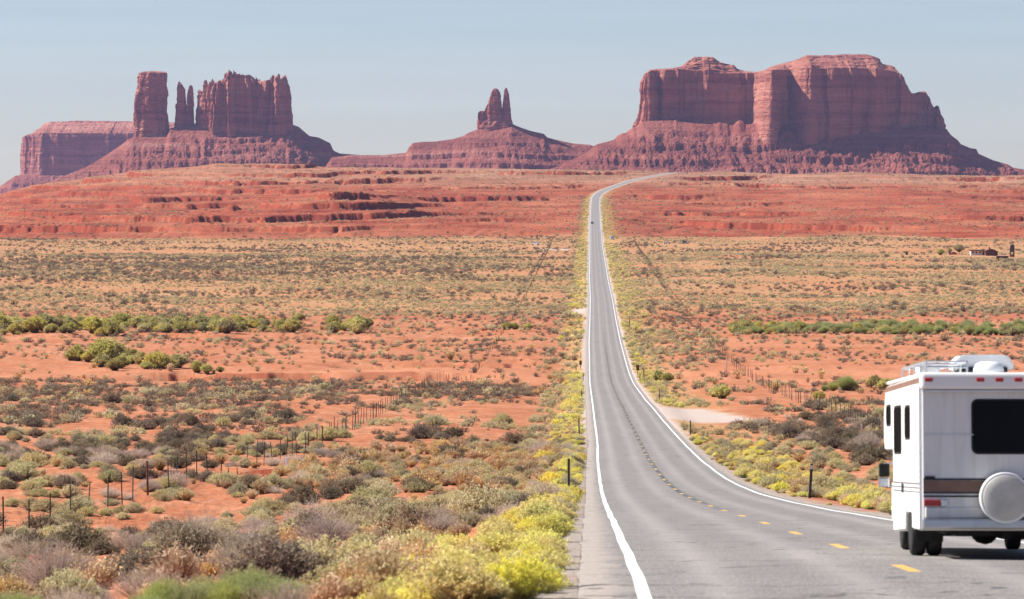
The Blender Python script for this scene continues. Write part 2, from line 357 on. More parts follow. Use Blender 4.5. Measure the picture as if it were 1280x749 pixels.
def road_mat():
    m = NM('worn_asphalt', .85, .25)
    uv = m.n('ShaderNodeUVMap').outputs[0]; U, V, _ = m.sep(uv)
    fine = m.noise(uv, 30, 4, .75); mid = m.noise(m.mapping(uv, (1.6, .25, 1)), 1, 5, .6); big = m.noise(m.mapping(uv, (.5, .035, 1)), 1, 4)
    c = m.ramp(m.math('ADD', m.math('MULTIPLY', mid, .5), m.math('MULTIPLY', big, .5)), [(.32, (.185, .168, .155)), (.5, (.25, .228, .212)), (.68, (.31, .278, .254))])
    c = m.mix(m.mr(fine, .40, .70, 0, .6), c, (.13, .12, .115))
    c = m.mix(m.mr(m.noise(m.mapping(uv, (5, 1.2, 1)), 1, 5, .7), .5, .72, 0, .5), c, (.36, .325, .295))
    c = m.mix(m.mr(m.noise(uv, 55, 2), .6, .75, 0, .35), c, (.46, .42, .39))
    grain = m.noise(m.mapping(uv, (26, 3.2, 1)), 1, 3, .8)
    c = m.mix(m.mr(grain, .42, .62, .55, 0), c, (.125, .115, .11)); c = m.mix(m.mr(grain, .52, .70, 0, .5), c, (.40, .37, .34))
    au = m.math('ABSOLUTE', U)
    wob = m.mr(m.noise(m.mapping(uv, (.0, .22, 1)), 1, 3), .3, .7, -.09, .09)
    # lighter worn wheel paths, oil-darker middles
    for cx_, k in ((-2.6, .36), (-.95, .30), (.95, .30), (2.6, .36)):
        d = m.math('ABSOLUTE', m.math('SUBTRACT', m.math('ADD', U, wob), cx_))
        c = m.mix(m.mr(d, 0, .45, k, 0), c, (.40, .36, .335))
    for cx_ in (-1.75, 1.8):
        d = m.math('ABSOLUTE', m.math('SUBTRACT', m.math('ADD', U, wob), cx_))
        c = m.mix(m.math('MULTIPLY', m.mr(d, 0, .6, .4, 0), m.mr(big, .35, .6)), c, (.19, .165, .15))
    # gravelly pinkish shoulder strip
    sh = m.mr(m.math('ADD', au, m.mr(m.noise(m.mapping(uv, (1.5, .8, 1)), 1, 4, .7), .3, .7, -.22, .22)), 3.6, 3.95)
    c = m.mix(m.math('MULTIPLY', sh, .85), c, m.mix(m.mr(m.noise(uv, 14, 4, .7), .35, .65), (.24, .195, .165), (.46, .40, .35)))
    # transverse thermal cracks, mostly sealed with tar
    vv = m.math('ADD', V, m.mr(m.noise(m.mapping(uv, (.6, .3, 1)), 1, 4), .2, .8, -1.3, 1.3))
    fr = m.math('ABSOLUTE', m.math('SUBTRACT', m.math('FRACT', m.math('MULTIPLY', vv, .30)), .5))
    crk = m.math('MULTIPLY', m.mr(fr, .012, .035, 1, 0), m.mr(m.noise(m.mapping(uv, (.35, .3, 1)), 1, 2), .38, .5))
    c = m.mix(m.math('MULTIPLY', crk, .7), c, (.055, .052, .05))
    tar = m.math('MULTIPLY', m.mr(m.noise(m.mapping(uv, (1.6, 1.0, 1)), 1, 2, .5), .675, .69), m.mr(m.noise(m.mapping(uv, (.2, .05, 1)), 3, 1), .45, .5))
    c = m.mix(m.math('MULTIPLY', tar, .85), c, (.05, .052, .058))
    # long joint along the crown, opened and tarred farther down
    dj = m.math('ABSOLUTE', m.math('ADD', U, m.mr(m.noise(m.mapping(uv, (0, .9, 1)), 1, 4, .7), .25, .75, -.22, .22)))
    jn = m.math('MULTIPLY', m.mr(dj, .09, .19, 1, 0), m.math('MULTIPLY', m.mr(m.noise(m.mapping(uv, (.8, .42, 1)), 1, 4, .7), .42, .50), m.math('MULTIPLY', m.mr(V, 105, 150), m.mr(V, 800, 1000, 1, 0))))
    c = m.mix(m.math('MULTIPLY', jn, .9), c, (.05, .055, .06))
    # yellow dashes, far ones half rubbed off
    ph = m.math('FRACT', m.math('DIVIDE', m.math('SUBTRACT', V, 48.6), 13.4))
    dash = m.math('MULTIPLY', m.math('LESS_THAN', ph, .235), m.mr(m.math('ABSOLUTE', m.math('ADD', U, .02)), .075, .09, 1, 0))
    dash = m.math('MULTIPLY', dash, m.math('MULTIPLY', m.mr(fine, .3, .5, .55, 1), m.mr(V, 60, 400, 1, .55)))
    c = m.mix(dash, c, (.60, .36, .09))
    # white edge lines
    wl = m.math('ABSOLUTE', m.math('SUBTRACT', m.math('ADD', au, m.mr(m.noise(m.mapping(uv, (0, .08, 1)), 1, 1), .2, .8, -.022, .022)), 3.5))
    wid = m.mr(V, 60, 1500, .075, .095)
    ln = m.math('MULTIPLY', m.math('LESS_THAN', wl, wid), m.mr(m.noise(uv, 6, 5, .7), .30, .46, .45, 1))
    c = m.mix(ln, c, (.72, .71, .69))
    m.col(c); m.bump(fine, .35, .02)
    return m.m
road = build_road()

# ------------------------------------------------------------------ rock buttes
def rock_mat(name, cols, dark):
    m = NM(name, .95, .05); p = m.pos()
    wz = m.noise(p, .012, 4)
    band = m.noise(m.mapping(m.comb(m.sep(p)[0], m.sep(p)[1], m.math('ADD', m.sep(p)[2], m.mr(wz, 0, 1, -8, 8))), (.0022, .0022, .06)), 1, 7, .68)
    c = m.ramp(band, [(.34, cols[0]), (.46, cols[1]), (.54, cols[2]), (.66, cols[3])])
    stain = m.noise(m.mapping(p, (.075, .075, .006)), 1, 5, .6)
    c = m.mix(m.mr(stain, .52, .72, 0, .6), c, dark)
    blot = m.noise(p, .03, 6, .62)
    c = m.mix(m.mr(blot, .5, .75, 0, .35), c, cols[3])
    m.col(c)
    m.bump(m.math('ADD', m.noise(p, .12, 7, .7), m.math('ADD', m.math('MULTIPLY', m.noise(m.mapping(p, (.02, .02, .35)), 1, 3), .6), m.math('MULTIPLY', stain, 1.2))), 1.0, 6)
    return m.m
M_CLIFF = rock_mat('red_sandstone_cliff', [(.22, .072, .056), (.35, .125, .086), (.42, .168, .115), (.50, .235, .165)], (.12, .044, .040))
M_TALUS = rock_mat('red_shale_talus', [(.17, .052, .040), (.25, .078, .056), (.30, .100, .070), (.36, .150, .108)], (.17, .058, .044))

def outline(pts, D):
    xs = [p[0] for p in pts]; ys = [p[1] for p in pts]
    return lambda px: PZ(np.interp(px, xs, ys), D)
def loft(name, parent, D, x0, x1, top, base, depth, cliff=None, n=900, m_=80, flute=6.0, jw=1.0, ragged=1.5, front=None, seed=0.0, p=.55, cap=22, taper=.05, strata=1.2, buttress=0.0):
    """a standing wall of rock: rings of a rounded-box plan; the top follows the skyline point by point"""
    th = np.linspace(0, 2 * np.pi, n, endpoint=False)
    # even out spacing
    def plan(t): return np.sign(np.cos(t)) * np.abs(np.cos(t)) ** p, np.sign(np.sin(t)) * np.abs(np.sin(t)) ** p
    tt = np.linspace(0, 2 * np.pi, 8001); cx_, cy_ = plan(tt); ww = (x1 - x0) / 2 / F * D
    s = np.concatenate([[0], np.cumsum(np.hypot(np.diff(cx_) * ww, np.diff(cy_) * depth))]); th = np.interp(np.linspace(0, s[-1], n, endpoint=False), s, tt)
    cx_, cy_ = plan(th); arc = np.linspace(0, s[-1], n, endpoint=False)
    px = (x0 + x1) / 2 + cx_ * (x1 - x0) / 2
    zt = top(px); zc = zt.copy() if cliff is None else np.minimum(cliff(px), zt - 1); zb = base(px) - 85
    bx = PX((x0 + x1) / 2, D) + cx_ * ww; by = D + cy_ * depth
    if front is not None: by = by + np.where(cy_ < 0, front(px), 0) * np.abs(cy_)
    nx = np.roll(by, -1) - np.roll(by, 1); ny = -(np.roll(bx, -1) - np.roll(bx, 1)); ln = np.hypot(nx, ny) + 1e-9; nx, ny = nx / ln, ny / ln
    rows = []
    t = np.linspace(0, 1, m_)
    gj = np.random.default_rng(int(seed * 100) + 7)
    def joints(lo, hi, amp):
        bnd = np.cumsum(gj.uniform(lo, hi, int(s[-1] / lo) + 4)); off_ = gj.normal(0, amp, bnd.size + 1); tilt = gj.normal(0, 1, bnd.size + 1)
        def f(zz, q):
            k = np.searchsorted(bnd, arc + 3.0 * perlin2(zz / 34, arc / 60, seed) + 1.5 * perlin2(zz / 9, arc / 30, seed + 3))
            return off_[k] * (1 + .0 * q) + amp * .5 * tilt[k] * (q - .5), k
        return f, gj.normal(0, 1, bnd.size + 1)
    J1, h1 = joints(26 * jw, 80 * jw, flute * .62); J2, h2 = joints(7 * jw, 24 * jw, flute * .30)
    spall = gj.uniform(.3, 1.2, 4000)
    cyc = np.cos(arc / s[-1] * 2 * np.pi) * s[-1] / 6.283, np.sin(arc / s[-1] * 2 * np.pi) * s[-1] / 6.283
    for q in t:
        z = zb + (zc - zb) * q
        f1 = np.abs(perlin(cyc[0] / 46 + seed, cyc[1] / 46, z / 420)) * 3.4 - .9
        f2 = np.abs(perlin(cyc[0] / 17 + seed, cyc[1] / 17 + 4, z / 150)) * 3.0 - .8
        f3 = fbm(cyc[0] / 9, cyc[1] / 9 + seed, z / 22, 3)
        a1, k1 = J1(z, q); a2, k2 = J2(z, q)
        a2 = np.where(q > spall[k2], a2 - flute * .30, a2)
        d = a1 + a2 + flute * (.62 * f1 + .25 * f2 + .22 * f3) + strata * perlin(z / 7.0, 2 + seed, cyc[0] / 200) + taper * (zc - z)
        if buttress:
            d = d + buttress * np.maximum(0, fbm(cyc[0] / 95 + seed, cyc[1] / 95, z / 300 + q * .6, 2)) * (1.15 - q * .8)
        edge = np.minimum(1, (1 - q) * 9 + .25)
        rows.append(np.stack([bx + nx * d * edge, by + ny * d, z + (ragged * (h2[k2] + .6 * h1[k1]) * sstep(.8, 1, q) if cliff is None else 0)], -1))
    last = rows[-1]
    for i in range(1, cap + 1):
        q = i / cap
        if cliff is None: zz = zc + (zt - zc) * q + 1.2 * fbm(bx / 14, by / 14, q * 3 + seed, 2) * (q < 1); sc = 1 - q
        else:
            st = 3; k = np.floor(q * st); f = q * st - k
            zz = zc + (zt - zc) * np.clip((k + np.where(f < .55, f / .55 * .55, .55 + (f - .55) / .45 * .45) ** 1.0) / st, 0, 1)
            rise = np.clip((q * 1.35), 0, 1); ph = rise * 4; kk = np.floor(ph); ff = ph - kk
            zz = zc + (zt - zc) * np.clip((kk + np.clip((ff - .55) / .45, 0, 1) * .75 + ff * .25) / 4, 0, 1)
            sc = 1 - q
            zz = zz + 1.0 * fbm(bx / 18, by / 18 + q * 3, seed, 2) * (q < .9)
        wob = (5.0 * fbm(bx / 22, by / 22, zz / 5 + seed, 3) if cliff is not None else 0)
        yy = D + (last[:, 1] - D) * sc; xx = bx + (last[:, 0] - bx) * sc
        rows.append(np.stack([xx + wob * nx * .5, yy + wob * ny, zz], -1))
    V = np.array(rows).reshape(-1, 3)
    me = mesh_np(name, V, grid_faces(len(rows), n, True), M_CLIFF, False)
    return link(name, me, parent)
def spire(name, parent, D, lev, seed=0.0, n=110, m_=90, flute=2.2, deep=.9, y_off=0, blk=.45):
    """lev: (row, left column, right column) from the foot up"""
    ys = np.array([l[0] for l in lev], float)[::-1]; xl = np.array([l[1] for l in lev])[::-1]; xr = np.array([l[2] for l in lev])[::-1]
    yy = np.linspace(lev[0][0] + 8, lev[-1][0], m_)
    th = np.linspace(0, 2 * np.pi, n, endpoint=False); rows = []
    c = np.sign(np.cos(th)) * np.abs(np.cos(th)) ** .75; s = np.sign(np.sin(th)) * np.abs(np.sin(th)) ** .75
    gs = np.random.default_rng(int(seed * 50)); nb = np.sort(gs.uniform(0, 6.283, 11)); so = gs.normal(0, flute * blk, (12, 12)); zb_ = np.sort(gs.uniform(lev[-1][0], lev[0][0] + 8, 11))
    for y in yy:
        a, b = np.interp(y, ys, xl), np.interp(y, ys, xr); r = (b - a) / 2 / F * D; cx_ = PX((a + b) / 2, D); z = PZ(y, D)
        f = flute * (-.7 + 2.6 * np.abs(perlin(np.cos(th) * 2.2 + seed, np.sin(th) * 2.2, z / 75)) + .6 * fbm(np.cos(th) * 4, np.sin(th) * 4 + seed, z / 14, 2)) + .8 * perlin(z / 6, seed)
        f = (f + so[np.searchsorted(nb, (th + .15 * np.sin(z / 9 + seed)) % 6.283), np.searchsorted(zb_, y)]) * min(1, r / 7) + flute * .1
        rows.append(np.stack([cx_ + c * (r + f), D + y_off + s * (r * deep + f), np.full(n, z)], -1))
    for q in (.6, .25, 0.0):
        l = rows[-1] if q == .6 else l; ctr = l.mean(0); top = l + (ctr - l) * (1 - q); top[:, 2] = PZ(lev[-1][0], D) + (1 - q) * 2.2 + .6 * fbm(l[:, 0] / 5, l[:, 1] / 5, seed, 2) * (q > 0)
        rows.append(top)
    return link(name, mesh_np(name, np.array(rows).reshape(-1, 3), grid_faces(len(rows), n, True), M_CLIFF, False), parent)
def apron(name, parent, D, pts, flat=10, base=-45.0, run=2.0, seed=0.0, step=16.0, nx=700, gully=1.0, led=.5):
    """talus slope under a cliff: a ridge along the skyline, falling to the desert in front and behind"""
    x0, x1 = pts[0][0], pts[-1][0]; H = outline(pts, D)
    px = np.linspace(x0, x1, nx); h = H(px)
    k = np.ones(9) / 9; hs = np.convolve(np.pad(h, 4, mode='edge'), k, 'valid'); wide = np.convolve(np.pad(h, 30, mode='edge'), np.ones(61) / 61, 'valid')
    v = np.concatenate([np.linspace(-1, 0, 170), np.linspace(0, 1, 40)[1:]])
    PXX, VV = np.meshgrid(px, v); Hh = np.broadcast_to(h, PXX.shape); Wd = np.broadcast_to(wide, PXX.shape)
    L = np.maximum((Wd - base) * run, 60) + flat
    X0 = PX(PXX, D); Y = D + VV * L
    X = X0
    av = np.clip((np.abs(VV) * L - flat) / (L - flat), 0, 1)
    g = 1 - (1 - (1 - av)) ** 1.0
    prof = np.where(av < .12, 1 - av * .35, 0) ; prof = (1 - av) ** 1.22
    z = base + (Hh - base) * prof + (Wd - Hh) * prof * sstep(.08, .4, av) * .9
    big = fbm(X / 120 + seed, Y / 260, 2, 3); rid = np.abs(perlin(X / 34 + seed + 1.2 * perlin(X / 90, Y / 90, seed), Y / 170, 3))
    rid2 = np.abs(perlin(X / 13 + seed, Y / 60, 6))
    mid = sstep(0.02, .2, av) * sstep(0, .15, 1 - av)
    z = z + mid * gully * (big * 9 + (rid - .25) * 13 + (rid2 - .22) * 4 + 3.4 * fbm(X / 16, Y / 16, 8 + seed, 5, .66))
    if flat > 60: z = z + (1 - sstep(0, .3, av)) * (VV < 0) * sstep(x0 + 155, x0 + 200, PXX) * (1 - sstep(x1 - 240, x1 - 200, PXX)) * np.maximum(0, 26 * fbm(X / 48, Y / 400, seed + 2, 3))
    j = .35 * fbm(X / 160, Y / 220, 4 + seed, 2)
    q = z / step + j; kf = np.floor(q); f = q - kf
    tt = (kf - j + np.where(f < .84, .5 * f / .84, .5 + .5 * (f - .84) / .16)) * step
    am = np.clip(led + 1.5 * fbm(X / 150, z / 30, 9 + seed, 3), 0, 1) * mid
    z = z + (tt - z) * am
    z = z + mid * 1.0 * fbm(X / 5, Y / 6, 3, 2)
    return link(name, mesh_np(name, np.stack([X, Y, z], -1).reshape(-1, 3), grid_faces(len(v), nx), M_TALUS, False), parent)

# far mesa at the left edge
b = empty('mesa', (0, 0, 0)); tag(b, 'hazy blue flat topped mesa farthest away behind the tall stone column', 'mesa')
loft('cliff', b, 12000, 33, 243, outline([(33, 172), (38, 169), (44, 166), (54, 160), (58, 155), (66, 153), (100, 151.5), (150, 152), (243, 154)], 12000), outline([(33, 219), (60, 217), (140, 211), (243, 205)], 12000), 300,
     taper=.02, cap=50, cliff=outline([(33, 174), (44, 170), (60, 168), (140, 168), (243, 168)], 12000), flute=9, seed=3.1, n=900, strata=1.2, jw=1.6)
apron('talus_slope', b, 12000, [(-60, 250), (-20, 243), (10, 236), (33, 220), (60, 216), (140, 208), (243, 204), (300, 215), (360, 235)], flat=270, base=-95, run=2.2, seed=5.5, step=22)
# group with the tall column on the left
b = empty('castle_butte'); tag(b, 'butte with a tall square column, thin pinnacles and a ragged castle wall', 'butte')
DB = 8500
spire('column', b, DB, [(176, 167, 210), (160, 168.5, 210), (135, 169, 208.5), (118, 171, 209.5), (104, 172.5, 209), (96, 173.5, 209), (91.5, 176, 208), (90, 180, 205)], 1.0, 240, 130, 3.4, .85, 0, .32)
spire('pinnacle', b, DB, [(166, 219, 234), (150, 220, 233), (135, 220.5, 232), (122, 221.5, 231.5), (112, 222, 230.5), (106, 222.5, 227.5), (103, 223, 225.5)], 4.0, 90, 90, 1.8, .9)
spire('pinnacle', b, DB, [(164, 231, 243), (150, 233, 242.5), (135, 234, 242), (122, 234.8, 241.8), (113, 235.4, 241.3), (107.5, 236.5, 240.2)], 6.0, 90, 90, 1.5, .9)
spire('pinnacle', b, DB, [(160, 243, 262), (140, 245, 262), (124, 246, 261), (115, 247, 252), (113, 247.6, 250)], 7.2, 90, 80, 1.6, .9, 6)
spire('pinnacle', b, DB, [(160, 250, 266), (130, 252, 262), (115, 253.5, 260.5), (106, 254.5, 259.5), (101, 255.5, 258.5)], 2.2, 90, 80, 1.6, .9)
loft('cliff', b, DB, 258, 362, outline([(258, 118), (262, 108), (264, 103), (267, 109), (270, 105), (276, 101), (283, 98), (285, 91), (288, 89), (292, 96), (296, 98), (300, 96), (306, 95), (312, 94), (316, 97), (320, 103), (326, 103), (333, 101.5), (338, 103), (342, 98), (347, 96.5), (351, 99), (355, 97), (358, 97), (360, 104), (362, 108)], DB),
     outline([(258, 160), (290, 165), (330, 160), (362, 157)], DB), 46, flute=11.0, seed=2.7, n=1100, m_=90, p=.6, cap=8, buttress=10, jw=.55, ragged=3.6,
     front=lambda px: -26 * np.exp(-((px - 287) / 12) ** 2) - 18 * np.exp(-((px - 345) / 14) ** 2) + 16 * np.exp(-((px - 322) / 10) ** 2))
apron('talus_slope', b, DB, [(40, 236), (70, 225), (110, 209), (130, 197), (150, 184), (163, 174), (168, 172), (210, 170), (215, 160), (222, 160), (262, 158), (300, 160), (362, 155), (372, 158), (386, 170), (398, 172), (412, 179), (416, 188), (424, 192), (450, 194), (520, 200), (600, 222)], flat=34, base=-40, run=1.75, seed=1.5, step=24)
# twin spired butte in the middle
b = empty('spired_butte'); tag(b, 'small butte with twin stone spires on a broad stepped base, in the middle', 'butte')
DC = 8300
spire('spire', b, DC, [(166, 609, 629), (150, 608.5, 628), (138, 609.5, 627), (128, 611, 625.5), (120, 613, 624.5), (114.5, 615, 623), (111.5, 617, 621.5)], 1.7, 140, 110, 1.6, .9)
spire('spire', b, DC, [(166, 622, 642), (152, 625.5, 639.5), (140, 627.6, 638), (128, 629.2, 637), (118, 630, 636.4), (113.5, 630.2, 634.8), (110.8, 631, 634)], 5.1, 120, 110, 1.1, .9)
spire('pinnacle', b, DC, [(166, 595.5, 608), (155, 597, 607.5), (146, 597.5, 606.5), (141, 598, 606), (139.5, 599, 605)], 9.1, 100, 60, 2.0, .9)
spire('pinnacle', b, DC, [(166, 602, 616), (150, 604, 614), (140, 605.5, 613), (134, 607.5, 612), (131, 609, 611)], 3.9, 90, 60, 1.8, .9, 8)
spire('pinnacle', b, DC, [(166, 598, 645), (158, 598, 641), (152, 602, 638), (149, 610, 633)], 8.9, 160, 40, 2.5, .7, 5)
apron('talus_slope', b, DC, [(395, 225), (415, 197), (440, 194), (480, 194), (508, 191), (511.5, 184), (516, 179), (527, 177.5), (545, 177), (566, 174), (578, 170.5), (586, 166), (597, 162), (640, 155), (652, 160), (664, 164), (680, 167.5), (684, 172), (700, 176), (716, 179.5), (737, 181), (745, 184), (780, 190), (830, 204), (880, 225)], base=-40, run=1.9, seed=8.3, step=21, led=1.1, gully=.55)
# massive mesa on the right
b = empty('mesa'); tag(b, 'massive two humped red mesa on the right above a wide talus slope', 'mesa')
DR = 7700
topR = [(801, 97), (805, 94), (812, 88), (822, 86.5), (838, 86), (850, 84), (857, 79), (864, 74), (868, 71.5), (890, 71.5), (896, 76), (905, 80), (917, 82), (921, 86.5), (932, 89.5), (945, 90.5), (955, 88), (963, 84), (975, 80.5), (988, 77), (1000, 73), (1006, 70), (1040, 70), (1043, 69), (1080, 68.5), (1090, 71), (1097, 74), (1100, 80), (1112, 82.5), (1117, 85), (1120, 92), (1123.5, 97), (1124, 104), (1128, 112), (1134, 117), (1145, 117), (1149, 115), (1156, 114), (1160, 120), (1164, 129), (1168, 136), (1169.5, 138), (1171, 133), (1172.5, 132), (1174, 140), (1176, 150)]
cliR = [(801, 98), (805, 95), (812, 89.5), (850, 88), (875, 90), (900, 93), (945, 92.5), (985, 89), (1040, 88), (1080, 88), (1110, 91), (1120, 95), (1124, 106), (1135, 119), (1145, 118.5), (1156, 116), (1164, 131), (1168, 138), (1172, 134), (1176, 152)]
def frontR(px):
    f = 95 * win(812, 944, px, 5)                                  # flat wall set back on the left
    f = f - 36 * np.exp(-((px - 957) / 10) ** 2) - 24 * np.exp(-((px - 1004) / 9) ** 2) + 44 * np.exp(-((px - 982) / 8) ** 2)
    f = f - 18 * np.exp(-((px - 1088) / 10) ** 2) + 60 * sstep(1030, 1130, px) + 45 * sstep(1120, 1140, px)
    return f
loft('cliff', b, DR, 806, 1175, outline(topR, DR), outline([(801, 153), (870, 158), (920, 160), (960, 153), (1010, 155), (1060, 163), (1120, 168), (1176, 164)], DR), 165,
     cliff=outline(cliR, DR), flute=7, seed=6.6, n=1700, m_=100, front=frontR, p=.42, cap=60, strata=1.1, taper=.035, buttress=26)
apron('talus_slope', b, DR, [(650, 225), (700, 207), (735, 190), (745, 181), (757, 178), (768, 175), (775, 168), (784, 166), (789, 161), (793, 160), (800, 153), (830, 152), (872, 156), (905, 158), (940, 156), (960, 152), (1000, 152), (1060, 158), (1120, 162), (1174, 162), (1180, 170), (1188, 176), (1192, 181), (1204, 186), (1211, 187), (1214, 193), (1232, 201), (1250, 206), (1256, 210), (1275, 213), (1300, 216), (1380, 226)],
      flat=125, base=-40, run=2.15, seed=3.3, step=25, nx=1200, gully=1.25)

# ------------------------------------------------------------------ air between here and the buttes
def build_haze():
    bm = bmesh.new(); bmesh.ops.create_cube(bm, size=1)
    lo, hi = Vector((-7000, -90, -140)), Vector((7000, 13200, 330))
    for v in bm.verts: v.co = Vector([lo[i] + (v.co[i] + .5) * (hi[i] - lo[i]) for i in range(3)])
    me = bpy.data.meshes.new('haze'); bm.to_mesh(me); bm.free()
    m = bpy.data.materials.new('desert_air'); m.use_nodes = True; t = m.node_tree; t.nodes.clear()
    o = t.nodes.new('ShaderNodeOutputMaterial'); v = t.nodes.new('ShaderNodeVolumePrincipled')
    v.inputs['Color'].default_value = (.54, .58, 1.0, 1); v.inputs['Density'].default_value = 1.8e-5; v.inputs['Anisotropy'].default_value = 0.0
    t.links.new(v.outputs[0], o.inputs['Volume']); me.materials.append(m)
    return tag(link('haze', me), kind='stuff')
haze = build_haze()

# ------------------------------------------------------------------ vegetation
def leaf_mat(name, stem, lo, hi, tipc=None, var=.25):
    """stems below, leaves or flowers at the tips ('tip' is 0 at the stem and 1 at the end of a shoot)"""
    m = NM(name, .85, .1); r = m.rnd(); p = m.obj()
    c = m.mix(m.mr(m.noise(p, 9, 2), .35, .65), lo, hi)
    if tipc: c = m.mix(m.mr(m.attr('tip'), .66, .92), c, tipc)
    c = m.mix(m.mr(m.attr('tip'), .12, .5), stem, c)
    hsv = m.n('ShaderNodeHueSaturation'); m.put(hsv.inputs['Hue'], m.mr(r, 0, 1, .485, .515)); m.put(hsv.inputs['Value'], m.mr(m.math('FRACT', m.math('MULTIPLY', r, 7.3)), 0, 1, 1 - var, 1 + var))
    m.put(hsv.inputs['Saturation'], m.mr(m.math('FRACT', m.math('MULTIPLY', r, 3.7)), 0, 1, .85, 1.15)); m.put(hsv.inputs['Color'], c)
    m.col(hsv.outputs[0])
    tr = m.n('ShaderNodeBsdfTranslucent'); m.put(tr.inputs[0], hsv.outputs[0]); mx = m.n('ShaderNodeMixShader'); mx.inputs[0].default_value = .35
    out = [n for n in m.t.nodes if n.type == 'OUTPUT_MATERIAL'][0]
    m.t.links.new(m.b.outputs[0], mx.inputs[1]); m.t.links.new(tr.outputs[0], mx.inputs[2]); m.t.links.new(mx.outputs[0], out.inputs[0])
    return m.m
def build_shrub(name, mat, seed, w=.5, h=.6, stems=200, thick=.008, leaves=6, leaf=.035, upright=.5, droop=.1, seg=3, spread=1.0, twig=0):
    """a bush of unit-like size: stems fan from a crown at the ground, each carries leaf or flower blades"""
    g = np.random.default_rng(seed); V = []; Fq = []; T = []
    def quad(a, b, c, d, t):
        i = len(V); V.extend((a, b, c, d)); Fq.append((i, i + 1, i + 2, i + 3)); T.extend(t)
    lob = g.uniform(0, 6.28, 4)
    for _ in range(stems):
        az = g.uniform(0, 2 * np.pi); q = np.sqrt(g.uniform(0, 1)) * spread
        lobe = 1 + .16 * np.sin(az * 2 + lob[0]) + .13 * np.sin(az * 3 + lob[1]) + .1 * np.sin(az * 5 + lob[2])
        rad = w * q * lobe * g.uniform(.75, 1.05); top = h * (1 - (.75 - .55 * upright) * q ** 2.2) * g.uniform(.72, 1.08) * (1 + .1 * np.sin(az * 2 + lob[3]))
        b = np.array([np.cos(az) * w * .22 * q, np.sin(az) * w * .22 * q, -.04]); e = np.array([np.cos(az) * rad, np.sin(az) * rad, top]) + g.normal(0, .03 * w, 3)
        ctrl = b + (e - b) * np.array([.25 + .3 * (1 - upright), .25 + .3 * (1 - upright), .62])
        def at(t): return b * (1 - t) ** 2 + 2 * ctrl * t * (1 - t) + e * t * t
        side = np.cross(e - b, g.normal(0, 1, 3)); side /= np.linalg.norm(side) + 1e-9
        pts = [at(t) for t in np.linspace(0, 1, seg + 1)]
        for k in range(seg):
            w0, w1 = thick * (1 - .75 * k / seg), thick * (1 - .75 * (k + 1) / seg)
            quad(pts[k] - side * w0, pts[k] + side * w0, pts[k + 1] + side * w1, pts[k + 1] - side * w1, (k / seg * .8,) * 2 + ((k + 1) / seg * .8,) * 2)
        for _k in range(twig):
            t = g.uniform(.4, .95); a = at(t); d = (e - b) / np.linalg.norm(e - b) * .5 + g.normal(0, .45, 3); d[2] = abs(d[2]) * .8 + .1
            d *= g.uniform(.10, .24) * h / np.linalg.norm(d); s2 = np.cross(d, g.normal(0, 1, 3)); s2 /= np.linalg.norm(s2) + 1e-9
            quad(a - s2 * thick * .5, a + s2 * thick * .5, a + d + s2 * thick * .15, a + d - s2 * thick * .15, (t * .8, t * .8, 1, 1))
        for _k in range(leaves):
            t = 1 - abs(g.normal(0, .22)); t = max(t, .3); a = at(t) + g.normal(0, leaf * .55, 3)
            d = g.normal(0, 1, 3); d[2] = abs(d[2]) * 1.1; d /= np.linalg.norm(d); d *= leaf * g.uniform(.7, 1.3)
            s2 = np.cross(d, g.normal(0, 1, 3)); s2 /= np.linalg.norm(s2) + 1e-9; s2 *= leaf * .36
            tv = min(1, t + g.uniform(-.05, .05))
            quad(a - s2 * .6, a + s2, a + d + s2 * .3, a + d - s2 * .5, (tv,) * 4)
    return mesh_np(name, np.array(V), np.array(Fq), mat, False, dict(tip=np.array(T)))
MV = dict(
    rabbit=leaf_mat('rabbitbrush_leaves', (.24, .18, .09), (.42, .39, .16), (.58, .52, .21), (.82, .72, .22), .14),
    sage=leaf_mat('sage_leaves', (.19, .13, .085), (.36, .31, .175), (.50, .43, .255), (.58, .50, .28), .22),
    dry=leaf_mat('bleached_twigs', (.17, .115, .085), (.38, .29, .225), (.55, .44, .35), (.62, .51, .41), .25),
    dark=leaf_mat('dark_scrub_leaves', (.075, .042, .033), (.135, .088, .068), (.22, .155, .115), (.28, .225, .15), .3),
    grass=leaf_mat('rust_grass', (.30, .14, .07), (.42, .22, .10), (.53, .36, .18), (.62, .47, .26), .25),
    green=leaf_mat('green_broom', (.15, .13, .06), (.22, .26, .085), (.36, .40, .14), (.46, .47, .19), .15),
    tam=leaf_mat('wash_willow_leaves', (.15, .11, .055), (.25, .24, .085), (.42, .37, .13), (.52, .45, .17), .25))
SPEC = dict(
    rabbit=dict(w=.56, h=.54, stems=300, thick=.006, leaves=15, leaf=.033, upright=.45),
    sage=dict(w=.55, h=.50, stems=300, thick=.007, leaves=16, leaf=.028, upright=.3),
    dry=dict(w=.70, h=.62, stems=420, thick=.0055, leaves=0, leaf=.03, upright=.35, twig=5),
    dark=dict(w=.60, h=.50, stems=300, thick=.007, leaves=7, leaf=.04, upright=.25, twig=2),
    grass=dict(w=.34, h=.46, stems=260, thick=.0065, leaves=1, leaf=.05, upright=.75),
    green=dict(w=.55, h=.72, stems=900, thick=.0058, leaves=0, leaf=.05, upright=.8, twig=6),
    tam=dict(w=.62, h=.80, stems=240, thick=.014, leaves=16, leaf=.075, upright=.55, twig=1))
def low(sp):
    q = dict(sp); q['stems'] = max(16, int(sp['stems'] * .11)); q['leaves'] = max(3, int(sp['leaves'] * .4) + 1); q['leaf'] = min(.10, sp['leaf'] * 3.0); q['twig'] = min(2, sp.get('twig', 0)); q['thick'] = sp['thick'] * 3; q['seg'] = 1
    return q
